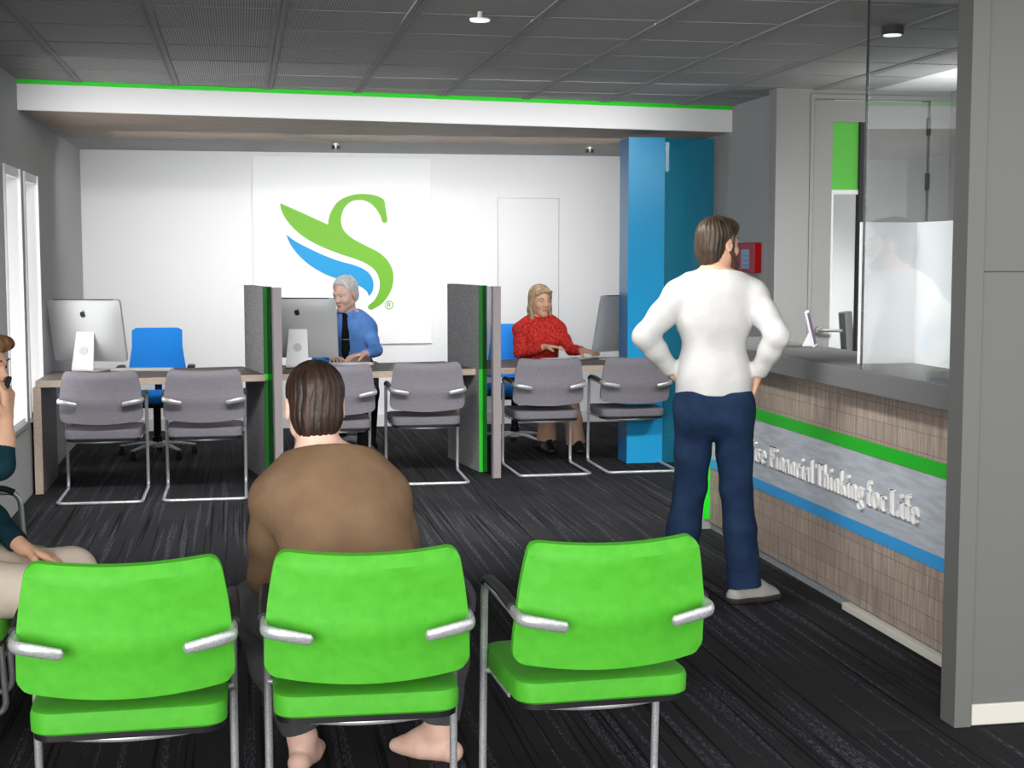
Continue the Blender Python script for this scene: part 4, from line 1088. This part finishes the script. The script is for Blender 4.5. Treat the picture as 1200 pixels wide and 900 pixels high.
# --- clerk in red
t = root('person', 'clerk with long blond hair in red top, hands over keyboard, seated at right desk', 'person', (2.47, 11.95, 0)); O = V3((2.47, 11.95, 0))
J = dict(fwd=unit((.12, -1, -.05)), k=1.03, pelvis=L((2.47, 12.06, .60)), waist=L((2.47, 12.03, .76)), chest=L((2.465, 12.0, .915)), neck=L((2.455, 11.98, 1.075)), shL=L((2.615, 11.97, .985)), shR=L((2.295, 12.0, .985)))
elR, wrR = L((2.265, 11.90, .80)), L((2.46, 11.79, .855)); elL, wrL = L((2.69, 11.83, .825)), L((2.745, 11.64, .832))
hd = Head(L((2.455, 11.94, 1.228)), (.25, -1, -.06), (0, 0, 1), 1.06)
b_ = Shape(); torso(b_, J, female=True); hd.add(b_, True); b_.cap(J['neck']-V3((0, 0, .05)), hd.P(0, -.03, -.055), .05, .047, .03)
limb(b_, [J['shL'], elL, wrL], [.046, .036, .025]); limb(b_, [J['shR'], elR, wrR], [.046, .036, .025])
hand(b_, wrR, (.95, -.5, .0), (0, -.1, -1), (0, -1, .3), 1.1, (8, 14, 10), 12); hand(b_, wrL, (.55, -.85, -.10), (0, 0, -1), (-1, -.2, .1), 1.12, (4, 8, 8), 10)
hL, hR, kL, kR, aL, aR = L((2.57, 12.0, .56)), L((2.37, 12.0, .56)), L((2.62, 11.60, .50)), L((2.44, 11.62, .50)), L((2.69, 11.62, .10)), L((2.455, 11.68, .12))
limb(b_, [hL, kL, aL], [.085, .05, .036]); limb(b_, [hR, kR, aR], [.085, .05, .036]); foot(b_, aL, (.1, -1, 0), .92); foot(b_, aR, (.1, -1, 0), .92)
s2 = M['skin']
body = to_obj('body', b_, .004, [s2, M['lip']], t, zone=hd.lips()); hd.brow = M['hair_brown']; hd.eyes(body)
s_ = Shape(); torso(s_, J, .012, .06, True)
limb(s_, [J['shL'], mid(J['shL'], elL, .5), elL, mid(elL, wrL, .4), mid(elL, wrL, .9)], [.056, .051, .042, .040, .037], .025, fb=True)
limb(s_, [J['shR'], mid(J['shR'], elR, .5), elR, mid(elR, wrR, .4), mid(elR, wrR, .9)], [.056, .051, .042, .040, .037], .025, fb=True)
s_.cut(L((0, 0, .62)), (0, 0, -1)); s_.cut(J['neck']+V3((0, 0, .048)), unit((.0, -.36, 1)))
s_.cap(J['neck']+V3((.008, -.120, .045)), J['neck']+V3((.020, -.155, -.065)), .045, .012, .0)
o_ = s_.ops.pop(); s_.ops.append(('s',)+o_[1:5]+(.008,))
to_obj('red_top', s_, .0045, M['red_shirt'], t, folds(.0012, 30, 4))
s_ = Shape(); s_.ell(J['pelvis'], (.18, .14, .12), None, .05)
limb(s_, [hL, kL, mid(kL, aL, .6), aL-V3((0, 0, .03))], [.1, .072, .070, .082], .03, fb=True); limb(s_, [hR, kR, mid(kR, aR, .6), aR-V3((0, 0, .02))], [.1, .072, .070, .082], .03, fb=True)
to_obj('beige_trousers', s_, .005, M['beige_trousers'], t, folds(.002, 20, 6))
for a_, d_ in ((aL, (.1, -1, 0)), (aR, (.1, -1, 0))):
    s_ = Shape(); foot(s_, a_, d_, 1.05, 1.1); s_.cut((0, 0, .002), (0, 0, -1)); s_.cut((0, 0, .11), (0, 0, 1)); to_obj('shoe', s_, .005, M['black'], t)
h_ = Shape(); P, m_ = hd.P, hd.m
h_.ell(P(0, -.022, .050), V3((.086, .100, .084))*1.06, m_, .02); h_.ell(P(0, -.052, -.03), V3((.078, .062, .10))*1.06, m_, .03)
h_.cut(P(0, .064, .070), m_@V3((0, .86, -.50)), k=.01)
h_.ell(P(-.022, .062, .078), V3((.050, .022, .015))*1.06, m_, .015); h_.ell(P(.040, .052, .066), V3((.034, .022, .018))*1.06, m_, .015)
for x in (-1, 1):
    h_.cap(P(x*.074, .018, .05), P(x*.082, -.005, -.06), .016, .017, .02); h_.cap(P(x*.082, -.005, -.06), P(x*(.088 if x < 0 else .070), .012, -.150), .018, .020, .02)
h_.cap(P(-.06, -.045, -.08), P(-.085, -.035, -.17), .045, .022, .03); h_.cap(P(.05, -.045, -.08), P(.055, -.04, -.16), .042, .02, .03)
to_obj('hair', h_, .0038, M['hair_blond'], t, lambda Q: hairgrain(Q, m_, hd.c, .0018))

# --- person at the left edge, phone to the mouth
t = root('person', 'seated person in dark teal top and cream trousers holding a phone, cut off at left', 'person', (-.95, 4.93, 0)); O = V3((-.95, 4.93, 0))
fx = unit((1, -.02, -.15))
J = dict(fwd=fx, pelvis=L((-1.10, 4.93, .57)), waist=L((-1.07, 4.93, .73)), chest=L((-1.02, 4.93, .92)), neck=L((-.93, 4.94, 1.10)), shL=L((-.97, 5.10, 1.00)), shR=L((-.97, 4.77, 1.00)))
elR, wrR = L((-.765, 4.80, .94)), L((-.745, 4.835, 1.085)); elL, wrL = L((-.90, 5.12, .78)), L((-.715, 4.93, .645))
hd = Head(L((-.845, 4.94, 1.25)), (.95, -.38, -.12), (0, 0, 1), 1.03)
b_ = Shape(); torso(b_, J, female=True); hd.add(b_, True); b_.cap(J['neck']-V3((.02, 0, .04)), hd.P(0, -.03, -.055), .05, .047, .03)
limb(b_, [J['shL'], elL, wrL], [.046, .038, .026]); limb(b_, [J['shR'], elR, mid(elR, wrR, .5), wrR], [.046, .038, .036, .024])
hand(b_, wrR, (.10, .10, 1), (-1, .35, .1), (.2, -1, .2), .98, (35, 55, 40), 4, 35); hand(b_, wrL, (1, -.02, -.36), (-.3, 0, -1), (0, -1, .4), 1.0, (10, 16, 14), 7)
hL, hR, kL, kR, aL, aR = L((-1.05, 5.03, .545)), L((-1.05, 4.83, .545)), L((-.575, 5.01, .545)), L((-.60, 4.80, .53)), L((-.57, 5.08, .10)), L((-.61, 4.95, .10))
limb(b_, [hL, kL, aL], [.085, .055, .038]); limb(b_, [hR, kR, aR], [.085, .055, .038]); foot(b_, aL, (1, 0, 0)); foot(b_, aR, (1, 0, 0))
body = to_obj('body', b_, .004, [M['skin'], M['lip']], t, zone=hd.lips()); hd.brow = M['hair_brown']; hd.eyes(body)
s_ = Shape(); torso(s_, J, .012, .06, True)
limb(s_, [J['shL'], elL, mid(elL, wrL, .4), mid(elL, wrL, .88)], [.056, .050, .046, .038], .025, fb=True)
limb(s_, [J['shR'], mid(J['shR'], elR), elR, mid(elR, wrR, .42)], [.056, .053, .047, .042], .025, fb=True)
s_.cut(L((0, 0, .58)), (0, 0, -1)); s_.cut(J['neck']+V3((0, 0, .012)), unit((.45, 0, 1)))
to_obj('teal_top', s_, .0045, M['teal_shirt'], t, folds(.0016, 26, 9))
s_ = Shape(); s_.ell(J['pelvis']-V3((0, 0, .01)), (.15, .18, .10), None, .05)
limb(s_, [hL, mid(hL, kL), kL, mid(kL, aL), aL], [.1, .094, .080, .07, .066], .03, fb=True); limb(s_, [hR, mid(hR, kR), kR, mid(kR, aR), aR], [.1, .094, .080, .07, .066], .03, fb=True)
to_obj('cream_trousers', s_, .005, M['cream_trousers'], t, folds(.0016, 22, 10))
h_ = Shape(); P, m_ = hd.P, hd.m
h_.ell(P(0, -.022, .048), V3((.086, .104, .086)), m_, .02); h_.ell(P(0, -.055, -.02), V3((.08, .064, .09)), m_, .03)
h_.cut(P(0, .060, .052), m_@V3((0, .82, -.57)), k=.01)
h_.ell(P(-.01, .070, .076), V3((.062, .034, .026)), m_, .015); h_.ell(P(.045, .062, .062), V3((.036, .026, .024)), m_, .015)
to_obj('hair', h_, .0035, M['hair_brown'], t, lambda Q: hairgrain(Q, m_, hd.c, .0025))
ph = link('handheld_phone', (lambda bm: (box(bm, -.008, .008, -.022, .022, -.055, .055, .006, seg=3), bm)[1])(bmesh.new()), M['black'], None, 50)
ph.location = (-.752, 4.862, 1.165); ph.rotation_euler = (R(-10), R(20), R(20)); tag(ph, 'black handheld phone held to the mouth of the person at left edge', 'phone')
#<PEOPLE

# ------------------------------------------------------------------ light
W = bpy.data.worlds.new('world'); S.world = W; W.use_nodes = True
W.node_tree.nodes['Background'].inputs[0].default_value = (1, 1, 1, 1)
W.node_tree.nodes['Background'].inputs[1].default_value = 1.7
def area(name, loc, rot, sx, sy, power, spread=94, col=(1, 1, 1)):
    d = bpy.data.lights.new(name, 'AREA'); d.shape = 'RECTANGLE'; d.size = sx; d.size_y = sy; d.energy = power; d.color = col; d.spread = R(spread)
    o = bpy.data.objects.new(name, d); COL.objects.link(o); o.location = loc; o.rotation_euler = rot
    return o
d = bpy.data.lights.new('window_daylight', 'SUN'); d.energy = 3.2; d.angle = R(40); o = bpy.data.objects.new('window_daylight', d); COL.objects.link(o)
o.rotation_euler = (R(86), 0, R(-24)); o.location = (0, -3, 2)
for x in (-.2, 1.7):
    area('ceiling_fill', (x, 7.0, 2.68), (R(44), 0, 0), 1.2, .4, 46)  # added fill under the ceiling, no fixture there
area('fascia_fill', (1.1, 8.9, 2.69), (R(80), 0, R(9)), 4.4, .06, 6, 46)  # unseen strip added to brighten the fascia and the wall behind
area('counter_fill', (.7, 6.3, 2.68), (R(58), 0, R(-90)), 1.8, .3, 20, 80)  # added to lift the counter's front face, no such fixture
for x in (-.3, 1.15, 2.5):
    area('soffit_lamp', (x, 11.5, 2.48), (R(60), 0, 0), 1.3, .15, 11, 112)
area('teller_fill', (4.0, 7.3, 2.68), (R(30), 0, R(8)), .8, .8, 60, 120)  # unseen light added to brighten the office door wall
for y in (9.665, 10.505):
    area('window_light', (XL-.02, y, 1.34), (0, R(-90), 0), 1.5, .55, 6, 170)
area('teller_ceiling_fill', (4.6, 8.5, 1.95), (R(180), 0, 0), .5, .5, 9, 150)  # unseen light in mid-air, added to whiten the ceiling past the counter
area('office_lamp', (4.9, 10.9, 2.6), (R(10), 0, 0), .6, .6, 40)
